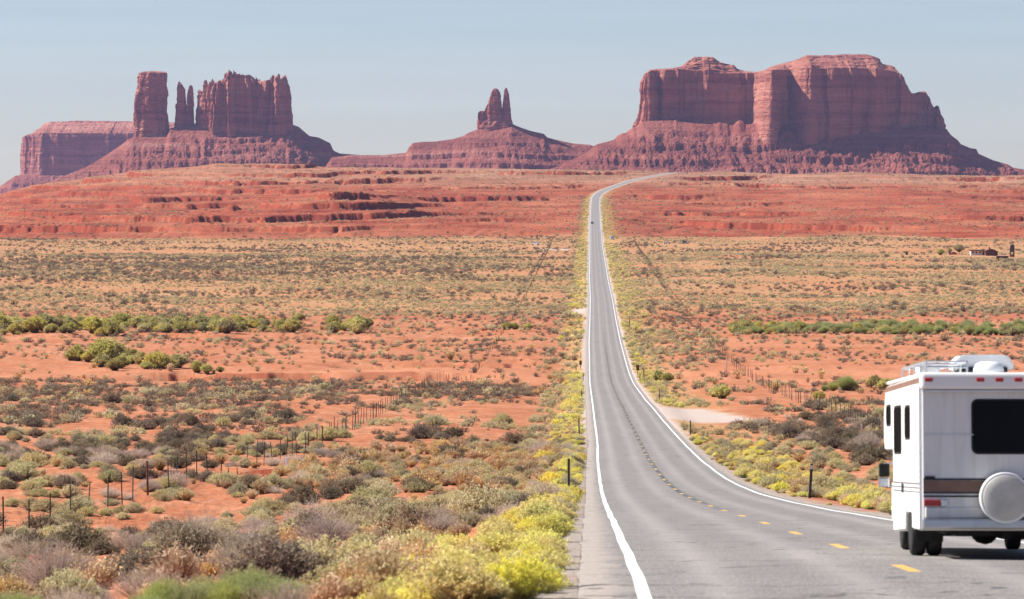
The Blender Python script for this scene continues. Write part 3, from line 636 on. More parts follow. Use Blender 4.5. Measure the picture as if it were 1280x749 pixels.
HI = {k: [build_shrub(k + '_bush', MV[k], 10 + i, **sp) for i in range(4)] for k, sp in SPEC.items()}
MIDQ = {}
LO = {k: [build_shrub(k + '_tuft', MV[k], 50 + i, **low(sp)) for i in range(3)] for k, sp in SPEC.items()}

def field(n, dmin, dmax, xmin=None, xmax=None, margin=.150):
    """n points even over the ground the lens takes in between two distances (and a bit either side)"""
    d = np.sqrt(rng.uniform(dmin ** 2, dmax ** 2, n)); x = rng.uniform(-margin, margin, n) * d
    k = np.ones(n, bool)
    if xmin is not None: k &= x > xmin
    if xmax is not None: k &= x < xmax
    return x[k], d[k]
def cnt(dens, dmin, dmax, margin=.150): return int(dens * margin * (dmax ** 2 - dmin ** 2))
PTS = {k: [] for k in SPEC}        # kind -> arrays of (x, d, size)
def edge_l(d): return xc(d) + ROADL
def edge_r(d): return xc(d) + ROADR
def out_of_road(x, d): return np.maximum(edge_l(d) - x, x - edge_r(d))
def put(kind, x, d, size, keep=None):
    x, d = np.asarray(x), np.asarray(d); size = np.broadcast_to(size, x.shape) if np.ndim(size) else np.full(x.shape, size)
    size = size * np.clip(rng.lognormal(-.06, .36, x.shape), .4, 2.1)
    k = out_of_road(x, d) > .25 + .35 * size
    u = x - xc(d); e = out_of_road(x, d)
    k &= ~((d > 384) & (d < 470) & (u > 0) & (e < 12.5)); k &= ~((d > 1105) & (d < 1150) & (u < 0) & (e < 5))
    k &= ~((d < 66) & (x > 1.0) & (u < 0) & (e < .3))
    if keep is not None: k &= keep
    k &= ~((d > 632) & (d < 690) & (x < -8) & (x > -62) & (rng.uniform(size=x.size) < .9)); k &= ~((d > 214) & (d < 236) & (x < -14) & (x > -20.5))
    if kind != 'rabbit' and kind != 'grass': k &= ~((d < 78) & (u < 0) & (e < 2.7) & (rng.uniform(size=x.size) < .85))
    for px_, D_, w_ in ((1012, 160, .9), (711, 185, .6), (863, 346, .8), (724, 345, .5)): k &= ~((np.abs(x - PX(px_, D_)) < w_) & (d > D_ - 16) & (d < D_ + 1))
    for px_, D_, w_ in ((765, 2330, 5), (834, 2240, 6), (857, 2235, 6), (669.5, 2215, 6), (1192, 1950, 34), (1240, 1945, 24), (1143, 1945, 14)):
        k &= ~((np.abs(x - PX(px_, D_)) < w_) & (d > D_ - 60) & (d < D_ + 8))
    PTS[kind].append(np.stack([x, d, size], -1)[k])
def verge(side, n, d0, d1, e0, e1, pw=1.0):
    d = d0 + (d1 - d0) * rng.uniform(0, 1, n) ** pw; e = e0 + (e1 - e0) * rng.uniform(0, 1, n)
    return (edge_l(d) - e if side < 0 else edge_r(d) + e), d
# -- near left: yellow rabbitbrush hugging the shoulder, bleached twigs and sage behind it
x, d = verge(-1, 120, 40.5, 62, .35, 2.6); put('rabbit', x, d, .48)
x, d = verge(-1, 45, 60, 100, .2, 2.0); put('rabbit', x, d, .60)
x, d = verge(-1, 190, 95, 260, .3, 1.9); put('rabbit', x, d, .62)
x, d = verge(-1, 34, 40.5, 56, 1.2, 3.2); put('grass', x, d, .7)
x, d = verge(-1, 22, 44, 75, 2.0, 4.6); put('sage', x, d, .7)
x, d = field(cnt(.12, 42, 90), 42, 90, None, -1.0); put('grass', x, d, .7, fbm(x / 3, d / 6, 77, 2) > -.1)
x, d = field(cnt(.17, 40.5, 75), 40.5, 75, None, -1.9); put('dry', x, d, .70, (rng.uniform(size=x.size) < sstep(-1.6, -3.0, x) * .95 + .02) & (fbm(x / 3, d / 6, 23, 2) > -.22))
x, d = field(cnt(.09, 70, 120), 70, 120, None, -1.5); put('dry', x, d, .72, fbm(x / 5, d / 9, 3, 2) > .05)
x, d = field(cnt(.03, 45, 80), 45, 80, None, -1); put('sage', x, d, .8)
x, d = field(cnt(.10, 45, 110), 45, 110, None, -1); put('grass', x, d, .8)
x, d = field(cnt(.05, 50, 120), 50, 120, None, -1.5); put('dark', x, d, .9)
for px, D, s in ((0, 46.0, 1.0), (24, 45.4, 1.1), (46, 45.8, .9), (-20, 46, 1.1), (12, 47.5, .9), (184, 44.6, .8), (205, 45, .9), (232, 44.8, .9), (256, 45.2, .95), (284, 44.8, .95), (306, 45.2, 1.0), (330, 44.8, .95), (352, 44.6, .8), (270, 46.2, .8), (318, 46.4, .85)):
    PTS['green'].append(np.array([[PX(px, D), D, s * .72]]))
PTS['rabbit'].append(np.array([[PX(72, 44.3), 44.3, .35]]))
# -- left middle distance: pale sage, dark clumps, rust grass
x, d = field(cnt(.12, 100, 240), 100, 240, None, None); k = (x < edge_l(d)); put('sage', x, d, .95, k & (fbm(x / 9, d / 22, 31, 3) > -.12 - .3 * sstep(-10, -2, x)))
x, d = field(cnt(.06, 100, 300), 100, 300); k = (x < edge_l(d)); put('dry', x, d, .95, k & (fbm(x / 8, d / 20, 5, 3) > .1))
x, d = field(cnt(.045, 100, 330), 100, 330); k = (x < edge_l(d)); put('dark', x, d, 1.15, k & (fbm(x / 10, d / 25, 8, 3) > .0))
x, d = field(cnt(.30, 170, 330), 170, 330); k = (x < edge_l(d) - 1); put('grass', x, d, 1.0, k & (rng.uniform(size=x.size) < win(-14, 3, x, 3) * win(195, 300, d, 15) * .95 + .06))
x, d = field(cnt(.085, 240, 560), 240, 560); k = (x < edge_l(d) - 2); put('sage', x, d, 1.05, k & (fbm(x / 14, d / 40, 41, 3) > .05) & ~((x > 0) & (d > 380)))
x, d = field(cnt(.12, 270, 640), 270, 640); k = (x < edge_l(d) - 6); put('dark', x, d, 1.05, k & (fbm(x / 16, d / 60, 48, 3) + .5 * sstep(-12, -30, x) + .35 * win(470, 620, d, 30) > .32))
x, d = verge(-1, 700, 250, 700, .3, 3.2); put('rabbit', x, d, .7, rng.uniform(size=x.size) < .6)
x, d = verge(-1, 500, 250, 700, .5, 6); put('sage', x, d, .9, rng.uniform(size=x.size) < .6)
# -- right side: pale strip along the edge, dark scrub behind
x, d = verge(1, 400, 95, 330, .3, 6.0, 1.3); put('rabbit', x, d, .62)
x, d = verge(1, 430, 95, 400, .5, 9.5, 1.3); put('sage', x, d, .85)
x, d = verge(1, 170, 95, 300, .5, 7); put('grass', x, d, .8)
x, d = field(cnt(.16, 215, 480), 215, 480); k = (x > edge_r(d) + 8.5 - 3.5 * sstep(300, 420, d)); put('dark', x, d, 1.2, k & (fbm(x / 12, d / 40, 61, 3) + .45 * win(280, 420, d, 25) > .22))
x, d = field(cnt(.06, 200, 520), 200, 520); k = (x > edge_r(d) + 5); put('sage', x, d, 1.0, k & (fbm(x / 9, d / 30, 66, 3) > -.05))
x, d = field(cnt(.03, 200, 420), 200, 420); k = (x > edge_r(d) + 8.5); put('dry', x, d, 1.1, k & (fbm(x / 9, d / 30, 69, 3) > .05))
x, d = verge(1, 420, 380, 900, .4, 7); put('sage', x, d, .9, rng.uniform(size=x.size) < .6)
x, d = verge(1, 350, 380, 900, .4, 4); put('rabbit', x, d, .7, rng.uniform(size=x.size) < .5)
# -- 560 to 1080 m: red ground with scattered low dark bushes, bare sand where the wash runs
bare = lambda x, d: 1 - .93 * win(630, 740, d, 14)
x, d = field(cnt(.040, 540, 1110), 540, 1110); put('dark', x, d, 1.2, (out_of_road(x, d) > 4) & (rng.uniform(size=x.size) < bare(x, d) * np.clip(.55 + fbm(x / 25, d / 60, 71, 3), .1, 1)))
x, d = field(cnt(.011, 540, 1110), 540, 1110); put('sage', x, d, 1.25, (out_of_road(x, d) > 2) & (rng.uniform(size=x.size) < bare(x, d)))
x, d = field(cnt(.005, 540, 1000), 540, 1000); put('grass', x, d, 1.5)
x, d = verge(1, 260, 780, 960, 2, 22); put('sage', x, d, 1.1)
# -- the far plain
x, d = field(cnt(.20, 1080, 2360, .145), 1080, 2360, margin=.145); put('sage', x, d, .82, (out_of_road(x, d) > 3) & (rng.uniform(size=x.size) < np.clip(.55 + 1.3 * fbm(x / 70, d / 110, 81, 4), .06, 1) * (1 - .75 * win(2000, 2300, d, 60))))
x, d = field(cnt(.05, 1080, 2400, .145), 1080, 2400, margin=.145); put('dark', x, d, 1.5, (out_of_road(x, d) > 5) & (rng.uniform(size=x.size) < np.clip(.18 + .9 * fbm(x / 90, d / 90, 85, 3) + .65 * win(1480, 1900, d, 90) * (1 - sstep(-30, 10, x)), 0, 1)))
for s in (-1, 1):
    x, d = verge(s, 1300, 900, 3300, .5, 6 if s < 0 else 9); put('rabbit', x, d, 1.0, rng.uniform(size=x.size) < .55)
    x, d = verge(s, 1300, 700, 3300, .5, 9 if s < 0 else 13); put('sage', x, d, 1.2, rng.uniform(size=x.size) < .6)
# -- red slopes and plateau
x, d = field(cnt(.008, 2350, 4080, .145), 2350, 4080, margin=.145); put('sage', x, d, 1.2, (out_of_road(x, d) > 4) & (fbm(x / 60, d / 120, 91, 3) > -.25))
x, d = field(cnt(.005, 2350, 4080, .145), 2350, 4080, margin=.145); put('dark', x, d, 1.2, (out_of_road(x, d) > 4))
# -- dead tumbleweed banked against the far fence lines
for off_, d0_ in ((-24, 690), (26, 760)):
    d = rng.uniform(d0_, 2330, 620); put('dark', .0203 * d + off_ + rng.normal(0, .35, d.size), d, .72, fbm(d / 60, off_, 3, 2) > -.25)
# -- willows and greasewood standing in the washes
def clump(px0, px1, D0, D1, n, size, kind='tam'):
    D = rng.uniform(D0, D1, n); px = rng.uniform(px0, px1, n); PTS[kind].append(np.stack([PX(px, D), D, size * np.clip(rng.lognormal(0, .35, n), .5, 1.7)], -1))
clump(-40, 140, 915, 1000, 105, 2.7); clump(150, 285, 915, 1000, 76, 2.7); clump(285, 372, 930, 990, 40, 1.9); clump(412, 462, 925, 990, 18, 2.4); clump(634, 662, 955, 985, 7, 1.7)
clump(60, 380, 1000, 1040, 40, 1.5); clump(915, 1010, 915, 990, 70, 1.5); clump(1000, 1150, 915, 990, 40, 1.7); clump(1150, 1330, 915, 990, 40, 1.5)
clump(915, 1000, 920, 985, 60, 1.5, 'green'); clump(1000, 1150, 915, 985, 110, 1.9, 'green'); clump(1150, 1330, 915, 985, 110, 1.7, 'green')
clump(120, 165, 712, 742, 12, 2.7); clump(162, 226, 712, 738, 22, 2.3); clump(88, 112, 735, 745, 3, 2.3); clump(136, 146, 700, 706, 1, 3.0)
clump(240, 300, 690, 700, 6, 1.5); clump(1022, 1058, 555, 568, 5, 2.0, 'green'); clump(1060, 1070, 566, 570, 2, 1.7); clump(1085, 1112, 580, 590, 3, 1.8); clump(120, 160, 745, 755, 3, 3.6)
clump(1014, 1024, 505, 512, 1, 1.2); clump(820, 838, 640, 650, 2, 1.4); clump(885, 905, 520, 540, 3, 1.4)

NAMES = dict(rabbit='rabbitbrush', sage='sagebrush', dry='dry_shrub', dark='blackbrush_shrub', grass='grass_tuft', green='broom_shrub', tam='willow_bush')
LOOK = dict(rabbit='yellow flowering rabbitbrush', sage='pale grey-green sagebrush', dry='bleached leafless twiggy shrub', dark='dark brown low shrub', grass='rust and straw coloured grass tuft', green='upright green broom shrub', tam='tall olive green willow bush')
def place_of(kind, x, d):
    left = x < xc(d); e = out_of_road(x, d); px = 640 + F * x / d
    if kind == 'green':
        if d > 800: return 'in the bright green strip of the wash right of the road'
        return 'in the red wash bed behind the motorhome' if d > 100 else ('at the bottom left corner of the photo' if px < 120 else 'along the bottom edge left of the yellow bushes')
    if kind == 'tam':
        if d < 600: return 'on red sand near the motorhome roof line'
        if d < 900: return 'in the small thicket on pink sand left of the road' if px < 232 else 'by the cut red bank on the left'
        if left: return 'in the long green band of the wash at far left' if px < 145 else ('in the middle clump of the left wash' if px < 375 else 'in the small clump of the wash nearest the road on the left')
        return 'in the green band of the wash right of the road'
    side = 'left' if left else 'right'
    if e < 3.2: zone = 'hugging the %s road shoulder' % side
    elif left: zone = 'between the wire fence and the road' if x > -22 + .0203 * d + 1 else 'beyond the wire fence'
    else: zone = 'on the red slope right of the road'
    if d < 58: dist = 'in the blurred foreground'
    elif d < 95: dist = 'level with the motorhome'
    elif d < 160: dist = 'short of the first dark marker post'
    elif d < 250: dist = 'around the dark marker posts'
    elif d < 420: dist = 'past the marker posts'
    else: dist = 'before the pink sand'
    return zone + ', ' + dist
def rep(nm): pass
CATS = dict(grass='grass tuft')
rest = {}
for kind, ls in PTS.items():
    P = np.concatenate(ls); x, d, sz = P.T
    z = tz(x, d); inview = np.abs(x / d) < .1325
    yb = HY - F * z / d; inview &= yb - sz * .5 / d * F < 752
    showsz = sz / d * inview
    nmax = 280
    order = np.argsort(-showsz); top = order[:nmax]; top = top[showsz[top] > 0]
    lim = .0028 if kind not in ('tam', 'green') else .0013
    top = top[showsz[top] > lim]
    mask = np.ones(len(P), bool); mask[top] = False; rest[kind] = (P[mask], z[mask])
    for i in top:
        o = bpy.data.objects.new(NAMES[kind], HI[kind][int(rng.integers(4))]); COL.objects.link(o)
        o.location = (x[i], d[i], z[i] - .02); o.rotation_euler = (rng.normal(0, .05), rng.normal(0, .05), rng.uniform(0, 6.28))
        s = sz[i]; o.scale = (s * rng.uniform(.9, 1.15), s * rng.uniform(.9, 1.15), s * rng.uniform(.85, 1.1))
        pl = place_of(kind, x[i], d[i]); words = (LOOK[kind] + ' ' + pl).split()
        tag(o, ' '.join(words[:16]), CATS.get(kind, 'shrub'), '%s %s' % (LOOK[kind], pl))

# everything smaller than that: one object per kind, its bushes set on points
_gn = {}
def scatter_tree(kind, meshes):
    coll = bpy.data.collections.new(kind + '_sources')
    for i, me in enumerate(meshes):
        coll.objects.link(bpy.data.objects.new('%s_source_%d' % (kind, i), me))
    t = bpy.data.node_groups.new(kind + '_scatter', 'GeometryNodeTree')
    t.interface.new_socket('Geometry', in_out='INPUT', socket_type='NodeSocketGeometry'); t.interface.new_socket('Geometry', in_out='OUTPUT', socket_type='NodeSocketGeometry')
    gi, go = t.nodes.new('NodeGroupInput'), t.nodes.new('NodeGroupOutput')
    ip = t.nodes.new('GeometryNodeInstanceOnPoints'); ci = t.nodes.new('GeometryNodeCollectionInfo')
    ci.inputs['Collection'].default_value = coll; ci.inputs['Separate Children'].default_value = True; ci.inputs['Reset Children'].default_value = True
    def na(nm, ty):
        n = t.nodes.new('GeometryNodeInputNamedAttribute'); n.data_type = ty; n.inputs['Name'].default_value = nm; return n.outputs[0]
    l = t.links.new
    l(gi.outputs[0], ip.inputs['Points']); l(ci.outputs[0], ip.inputs['Instance']); ip.inputs['Pick Instance'].default_value = True
    l(na('idx', 'INT'), ip.inputs['Instance Index']); l(na('rot', 'FLOAT_VECTOR'), ip.inputs['Rotation']); l(na('scl', 'FLOAT_VECTOR'), ip.inputs['Scale'])
    l(ip.outputs[0], go.inputs[0]); return t
def scatter(name, kind, meshes, x, d, z, sz, label):
    n = len(x); me = bpy.data.meshes.new(name); me.vertices.add(n)
    me.vertices.foreach_set('co', np.stack([x, d, z - .03], -1).astype(np.float32).ravel())
    a = me.attributes.new('idx', 'INT', 'POINT'); a.data.foreach_set('value', np.where(d < 330, rng.integers(0, 3, n), rng.integers(3, len(meshes), n)).astype(np.int32))
    a = me.attributes.new('rot', 'FLOAT_VECTOR', 'POINT'); a.data.foreach_set('vector', np.stack([np.zeros(n), np.zeros(n), rng.uniform(0, 6.28, n)], -1).astype(np.float32).ravel())
    a = me.attributes.new('scl', 'FLOAT_VECTOR', 'POINT'); a.data.foreach_set('vector', np.stack([sz * rng.uniform(.85, 1.2, n), sz * rng.uniform(.85, 1.2, n), sz * rng.uniform(.8, 1.15, n)], -1).astype(np.float32).ravel())
    o = link(name, me); md = o.modifiers.new('scatter', 'NODES'); md.node_group = scatter_tree(name, meshes)
    tag(o, label, None, None, 'stuff'); return o
for kind, (P, z) in rest.items():
    if not len(P): continue
    x, d, sz = P.T; nb = d < 330
    scatter(NAMES[kind] + '_cover', kind, HI[kind][:3] + LO[kind], x, d, z, sz, 'scattered ' + LOOK[kind] + ' cover over the red desert plain')

# ------------------------------------------------------------------ mesh helpers for made things
def bm_box(bm, c, s, bev=0, rot=None, seg=2):
    r = bmesh.ops.create_cube(bm, size=1); vs = r['verts']
    for v in vs: v.co = Vector((v.co.x * s[0], v.co.y * s[1], v.co.z * s[2]))
    if bev:
        es = list({e for v in vs for e in v.link_edges})
        r2 = bmesh.ops.bevel(bm, geom=es, offset=bev, segments=seg, affect='EDGES', profile=.5)
        vs = list({v for f in r2['faces'] for v in f.verts} | {v for v in vs if v.is_valid})
    M = Matrix.Translation(c) @ (rot.to_4x4() if rot is not None else Matrix())
    bmesh.ops.transform(bm, matrix=M, verts=vs); return vs
def bm_cyl(bm, p0, p1, r0, r1=None, seg=12, caps=True):
    p0, p1 = Vector(p0), Vector(p1); d = p1 - p0
    r = bmesh.ops.create_cone(bm, cap_ends=caps, segments=seg, radius1=r0, radius2=r0 if r1 is None else r1, depth=d.length)
    bmesh.ops.transform(bm, matrix=Matrix.Translation((p0 + p1) / 2) @ d.to_track_quat('Z', 'Y').to_matrix().to_4x4(), verts=r['verts']); return r['verts']
def bm_prism(bm, pts, axis, a, b, bev=0):
    """polygon pts in the plane square to the axis ('x': (y,z), 'y': (x,z), 'z': (x,y)), pulled from a to b"""
    def mk(p, t): return {'x': (t, p[0], p[1]), 'y': (p[0], t, p[1]), 'z': (p[0], p[1], t)}[axis]
    A = [bm.verts.new(mk(p, a)) for p in pts]; B = [bm.verts.new(mk(p, b)) for p in pts]; n = len(pts)
    fs = [bm.faces.new(A), bm.faces.new(B)] + [bm.faces.new((A[i], A[(i + 1) % n], B[(i + 1) % n], B[i])) for i in range(n)]
    bmesh.ops.recalc_face_normals(bm, faces=fs)
    if bev: bmesh.ops.bevel(bm, geom=list({e for f in fs for e in f.edges}), offset=bev, segments=2, affect='EDGES')
def rrect(x0, x1, y0, y1, r, n=5):
    out = []
    for cx_, cy_, a0 in ((x1 - r, y1 - r, 0), (x0 + r, y1 - r, 90), (x0 + r, y0 + r, 180), (x1 - r, y0 + r, 270)):
        out += [(cx_ + r * math.cos(R(a0 + 90 * i / n)), cy_ + r * math.sin(R(a0 + 90 * i / n))) for i in range(n + 1)]
    return out
def bm_lathe(bm, prof, axis_fn, seg=32):
    rings = [[bm.verts.new(axis_fn(r, t, 2 * math.pi * i / seg)) for i in range(seg)] for r, t in prof]
    fs = []
    for a, b in zip(rings, rings[1:]):
        for i in range(seg): fs.append(bm.faces.new((a[i], a[(i + 1) % seg], b[(i + 1) % seg], b[i])))
    for q in (rings[0], rings[-1]): fs.append(bm.faces.new(q))
    bmesh.ops.recalc_face_normals(bm, faces=fs)
def obj(name, bm, mat, parent=None, smooth=False):
    me = bpy.data.meshes.new(name); bm.to_mesh(me); bm.free()
    if smooth:
        for p in me.polygons: p.use_smooth = True
    me.materials.append(mat); return link(name, me, parent)
def one(name, mat, parent, fn, smooth=False):
    bm = bmesh.new(); fn(bm); return obj(name, bm, mat, parent, smooth)

M_WHITE = None
def siding_mat():
    m = NM('white_ribbed_siding', .38, .5); p = m.obj(); z = m.sep(p)[2]
    dirt = m.noise(m.mapping(p, (6, 6, .7)), 1, 5, .6)
    c = m.mix(m.mr(dirt, .45, .75, 0, .5), (.80, .79, .77), (.58, .54, .48)); m.col(c)
    f = m.math('ABSOLUTE', m.math('SUBTRACT', m.math('FRACT', m.math('MULTIPLY', z, 12.0)), .5))
    m.bump(m.mr(f, .38, .48, 0, 1), .5, .012); return m.m
M_SIDE = siding_mat()
def rear_mat():
    m = NM('weathered_white_panel', .4, .4); p = m.obj(); st = m.noise(m.mapping(p, (9, 9, .5)), 1, 5, .65); z = m.sep(p)[2]
    c = m.mix(m.mr(st, .45, .72, 0, .6), (.72, .72, .71), (.50, .48, .44))
    c = m.mix(m.math('MULTIPLY', m.mr(m.noise(p, 5, 5), .4, .7), m.mr(z, .3, .95, .7, 0)), c, (.36, .29, .24))
    m.col(c); m.bump(m.noise(m.mapping(p, (1.2, 1, .8)), 1, 2), .25, .03); return m.m
M_REAR = rear_mat()
M_CAP = flat('white_fibreglass', (.80, .80, .79), .35, .5, 0, .05, 3)
M_GLASS = flat('dark_glass', (.006, .007, .009), .12, .06, 0, .2, 2)
M_GLASSD = flat('tinted_side_glass', (.012, .010, .010), .5, 0, 0, .2, 2); M_GLASSD.node_tree.nodes['Principled BSDF'].inputs['IOR'].default_value = 1.02
M_RUB = flat('black_rubber', (.02, .02, .02), .8, .3, 0, .3, 8)
M_STRIPE = flat('faded_brown_stripe', (.20, .115, .085), .5, .4, 0, .2, 4)
M_NAVY = flat('dark_pinstripe', (.03, .035, .05), .5, .4)
M_CHROME = flat('dulled_chrome', (.48, .50, .54), .28, .6, .9, .1, 5)
M_ALU = flat('aluminium_tube', (.62, .63, .65), .35, .5, .8, .1, 6)
M_RED = flat('red_lens', (.36, .012, .012), .2, .6, 0, .2, 20)
M_DARKST = flat('undercarriage_grime', (.022, .020, .018), .9, .2, 0, .3, 6)
M_VINYL = flat('grey_vinyl_cover', (.56, .54, .48), .6, .4, 0, .16, 3.5)
M_POST = flat('dark_steel_post', (.055, .06, .055), .7, .3, 0, .35, 9)
M_RUST = flat('rusty_brown_wood', (.16, .065, .04), .9, .1, 0, .3, 5)
M_WPAINT = flat('white_marker_paint', (.75, .74, .72), .6, .3, 0, .08, 8)

# ------------------------------------------------------------------ motorhome
def build_motorhome():
    d0 = 57.4; cxm = 6.96; sl = (zr(d0 + 3.4) - zr(d0)) / 3.4
    t = empty('motorhome', (cxm, d0, float(zr(d0)) + .02), (math.atan(sl), 0, -math.atan(.0203)))
    tag(t, 'white motorhome with brown stripe and covered spare wheel driving away down the right lane', 'motorhome')
    W = 1.11; yr = -2.2; yf = 2.93
    # coach body: side wall boxes
    one('body', M_SIDE, t, lambda b: (bm_prism(b, [(yr + .012, .40), (-.62, .40), (-.58, .62), (.58, .62), (.62, .36), (yf, .30), (yf, 1.56), (4.60, 1.56), (4.78, 1.75), (4.78, 2.12), (4.35, 2.56), (yr + .012, 2.60)], 'x', -W, W, .02)))
    one('rear_wall', M_REAR, t, lambda b: bm_box(b, (0, yr, 1.43), (2 * W - .04, .05, 1.98), .015))
    one('roof_cap', M_CAP, t, lambda b: (bm_box(b, (0, yr - .015, 2.515), (2 * W + .02, .16, .25), .055, None, 3), bm_box(b, (0, 1.1, 2.615), (2 * W - .02, 6.4, .05), .02)))
    one('drip_rail', M_ALU, t, lambda b: (bm_box(b, (0, yr - .06, 2.375), (2 * W - .04, .05, .022)), bm_box(b, (-W - .006, yr + .05, 1.5), (.03, .05, 2.2), .008), bm_box(b, (W + .006, yr + .05, 1.5), (.03, .05, 2.2), .008)))
    one('seam', M_ALU, t, lambda b: bm_box(b, (0, yr - .028, 1.757), (2 * W - .08, .012, .014)))
    rw = one('rear_window', M_GLASS, t, lambda b: bm_prism(b, rrect(-.365, .40, 1.51, 2.235, .07), 'y', yr - .04, yr))
    one('window_frame', M_RUB, rw, lambda b: bm_prism(b, rrect(-.395, .43, 1.48, 2.265, .09), 'y', yr - .033, yr))
    one('side_stripe', M_STRIPE, t, lambda b: (bm_prism(b, [(yr + .1, 2.50), (yr + .1, 2.575), (4.30, 2.545), (4.36, 2.47)], 'x', -W - .004, -W + .02), bm_prism(b, [(yr + .1, 2.50), (yr + .1, 2.575), (4.30, 2.545), (4.36, 2.47)], 'x', W - .02, W + .004)))
    one('rear_stripe', M_STRIPE, t, lambda b: bm_box(b, (0, yr - .027, 1.025), (2 * W - .06, .01, .165)))
    for z in (1.125, .935, .885): one('pinstripe', M_NAVY, t, lambda b: bm_box(b, (0, yr - .03, z), (2 * W - .06, .012, .026)))
    for z in (1.06, 1.00, .94): one('pinstripe', M_NAVY, t, lambda b: bm_box(b, (-W - .002, .36, z), (.012, 5.0, .013)))
    one('lower_valance', M_REAR, t, lambda b: bm_box(b, (0, yr - .02, .65), (2 * W - .10, .07, .16), .02))
    for sx in (-1, 1):
        tl = one('tail_light', M_RED, t, lambda b: bm_box(b, (sx * .955, yr - .045, .79), (.24, .05, .085), .012))
        one('reflector', M_ALU, tl, lambda b: bm_box(b, (sx * .79, yr - .042, .79), (.09, .045, .09), .012))
        one('vent_cap', M_RUB, t, lambda b: bm_box(b, (sx * 1.0, yr - .035, .675), (.07, .03, .075), .01))
        one('latch', M_RUB, t, lambda b: bm_box(b, (sx * .99, yr - .04, 1.15), (.15, .03, .04), .01))
    for x in (-1.0, -.27, 0, .27, 1.0):
        one('marker_light', M_RED, t, lambda b: bm_box(b, (x, yr - .10, 2.535), (.115, .03, .055), .014))
    # bumper and underside
    one('bumper', M_CHROME, t, lambda b: (bm_box(b, (0, yr - .14, .50), (2 * W - .02, .12, .13), .02), bm_box(b, (0, yr - .20, .495), (2 * W - .06, .02, .02))))
    one('chassis', M_DARKST, t, lambda b: (bm_box(b, (0, .8, .44), (1.5, 5.6, .2)), bm_box(b, (-.25, -1.7, .40), (.75, .7, .17), .03), bm_box(b, (.35, -1.1, .36), (.5, .9, .2), .04), bm_box(b, (0, 0, .36), (1.3, .16, .16), .05), bm_cyl(b, (0, -.16, .35), (0, .16, .35), .19, None, 12), bm_cyl(b, (.1, -2.2, .33), (.1, -1.2, .34), .05, None, 10)))
    # spare wheel in its cover
    sp = one('spare_wheel', M_VINYL, t, lambda b: bm_lathe(b, [(.30, 0), (.35, -.02), (.362, -.07), (.362, -.17), (.345, -.215), (.30, -.235), (.20, -.243), (.06, -.247)], lambda r, q, a: (.06 + r * math.cos(a), yr - .04 + q, .865 + r * math.sin(a)), 40), True)
    one('cover_piping', M_CAP, sp, lambda b: bm_lathe(b, [(.349, -.200), (.362, -.206), (.357, -.222), (.341, -.223)], lambda r, q, a: (.06 + r * math.cos(a), yr - .04 + q, .865 + r * math.sin(a)), 40), True)
    # wheels
    def wheel(x, y, r, wd, side):
        wh = one('wheel', M_RUB, t, lambda b: bm_lathe(b, [(r * .62, -wd / 2), (r * .92, -wd / 2), (r, -wd * .36), (r, wd * .36), (r * .92, wd / 2), (r * .62, wd / 2)], lambda q, s, a: (x + s, y + q * math.cos(a), r + q * math.sin(a)), 28), True)
        one('rim', M_CAP, wh, lambda b: bm_lathe(b, [(r * .60, -wd * .3), (r * .62, side * wd * .47), (r * .50, side * wd * .40), (r * .2, side * wd * .30), (.02, side * wd * .34)] if side > 0 else [(r * .60, wd * .3), (r * .62, -wd * .47), (r * .50, -wd * .40), (r * .2, -wd * .30), (.02, -wd * .34)], lambda q, s, a: (x + s, y + q * math.cos(a), r + q * math.sin(a)), 24))
    for sx in (-1, 1):
        wheel(sx * .985, 0, .36, .21, sx); wheel(sx * .745, 0, .36, .20, sx); wheel(sx * .82, 3.75, .35, .21, sx)
        one('mud_flap', M_RUB, t, lambda b: bm_box(b, (sx * .86, -.62, .36), (.40, .015, .30)))
    # side windows, entry door window, hatches
    def sidewin(y0, y1, z0, z1, r=.08):
        for sx in (-1, 1):
            sw = one('side_window', M_GLASSD, t, lambda b: bm_prism(b, rrect(y0 + .03, y1 - .03, z0 + .03, z1 - .03, r), 'x', sx * (W - .02), sx * (W + .014)))
            one('window_frame', M_RUB, sw, lambda b: bm_prism(b, rrect(y0, y1, z0, z1, r + .02), 'x', sx * (W - .02), sx * (W + .008)))
    sidewin(1.26, 2.62, 1.49, 2.23); sidewin(-.36, .55, 1.70, 2.21); sidewin(3.30, 4.18, 1.93, 2.27)
    one('hatch', M_CAP, t, lambda b: (bm_box(b, (-W - .003, 1.2, .62), (.02, .75, .34), .006), bm_box(b, (-W - .003, -1.35, .72), (.02, .62, .42), .006), bm_box(b, (-W - .003, 2.5, .62), (.02, .5, .4), .006)))
    one('vent', M_NAVY, t, lambda b: [bm_box(b, (-W - .004, .9 + .09 * i, .98), (.018, .05, .13)) for i in range(4)])
    # cab
    one('cab', M_CAP, t, lambda b: bm_prism(b, [(2.8, .42), (3.32, .42), (3.40, .66), (4.10, .66), (4.18, .42), (5.55, .40), (5.62, .60), (5.58, .98), (5.45, 1.06), (4.72, 1.14), (4.25, 1.60), (2.8, 1.60)], 'x', -.93, .93, .03))
    one('windscreen', M_GLASS, t, lambda b: bm_prism(b, [(4.76, 1.15), (4.77, 1.17), (4.31, 1.58), (4.29, 1.57)], 'x', -.84, .84))
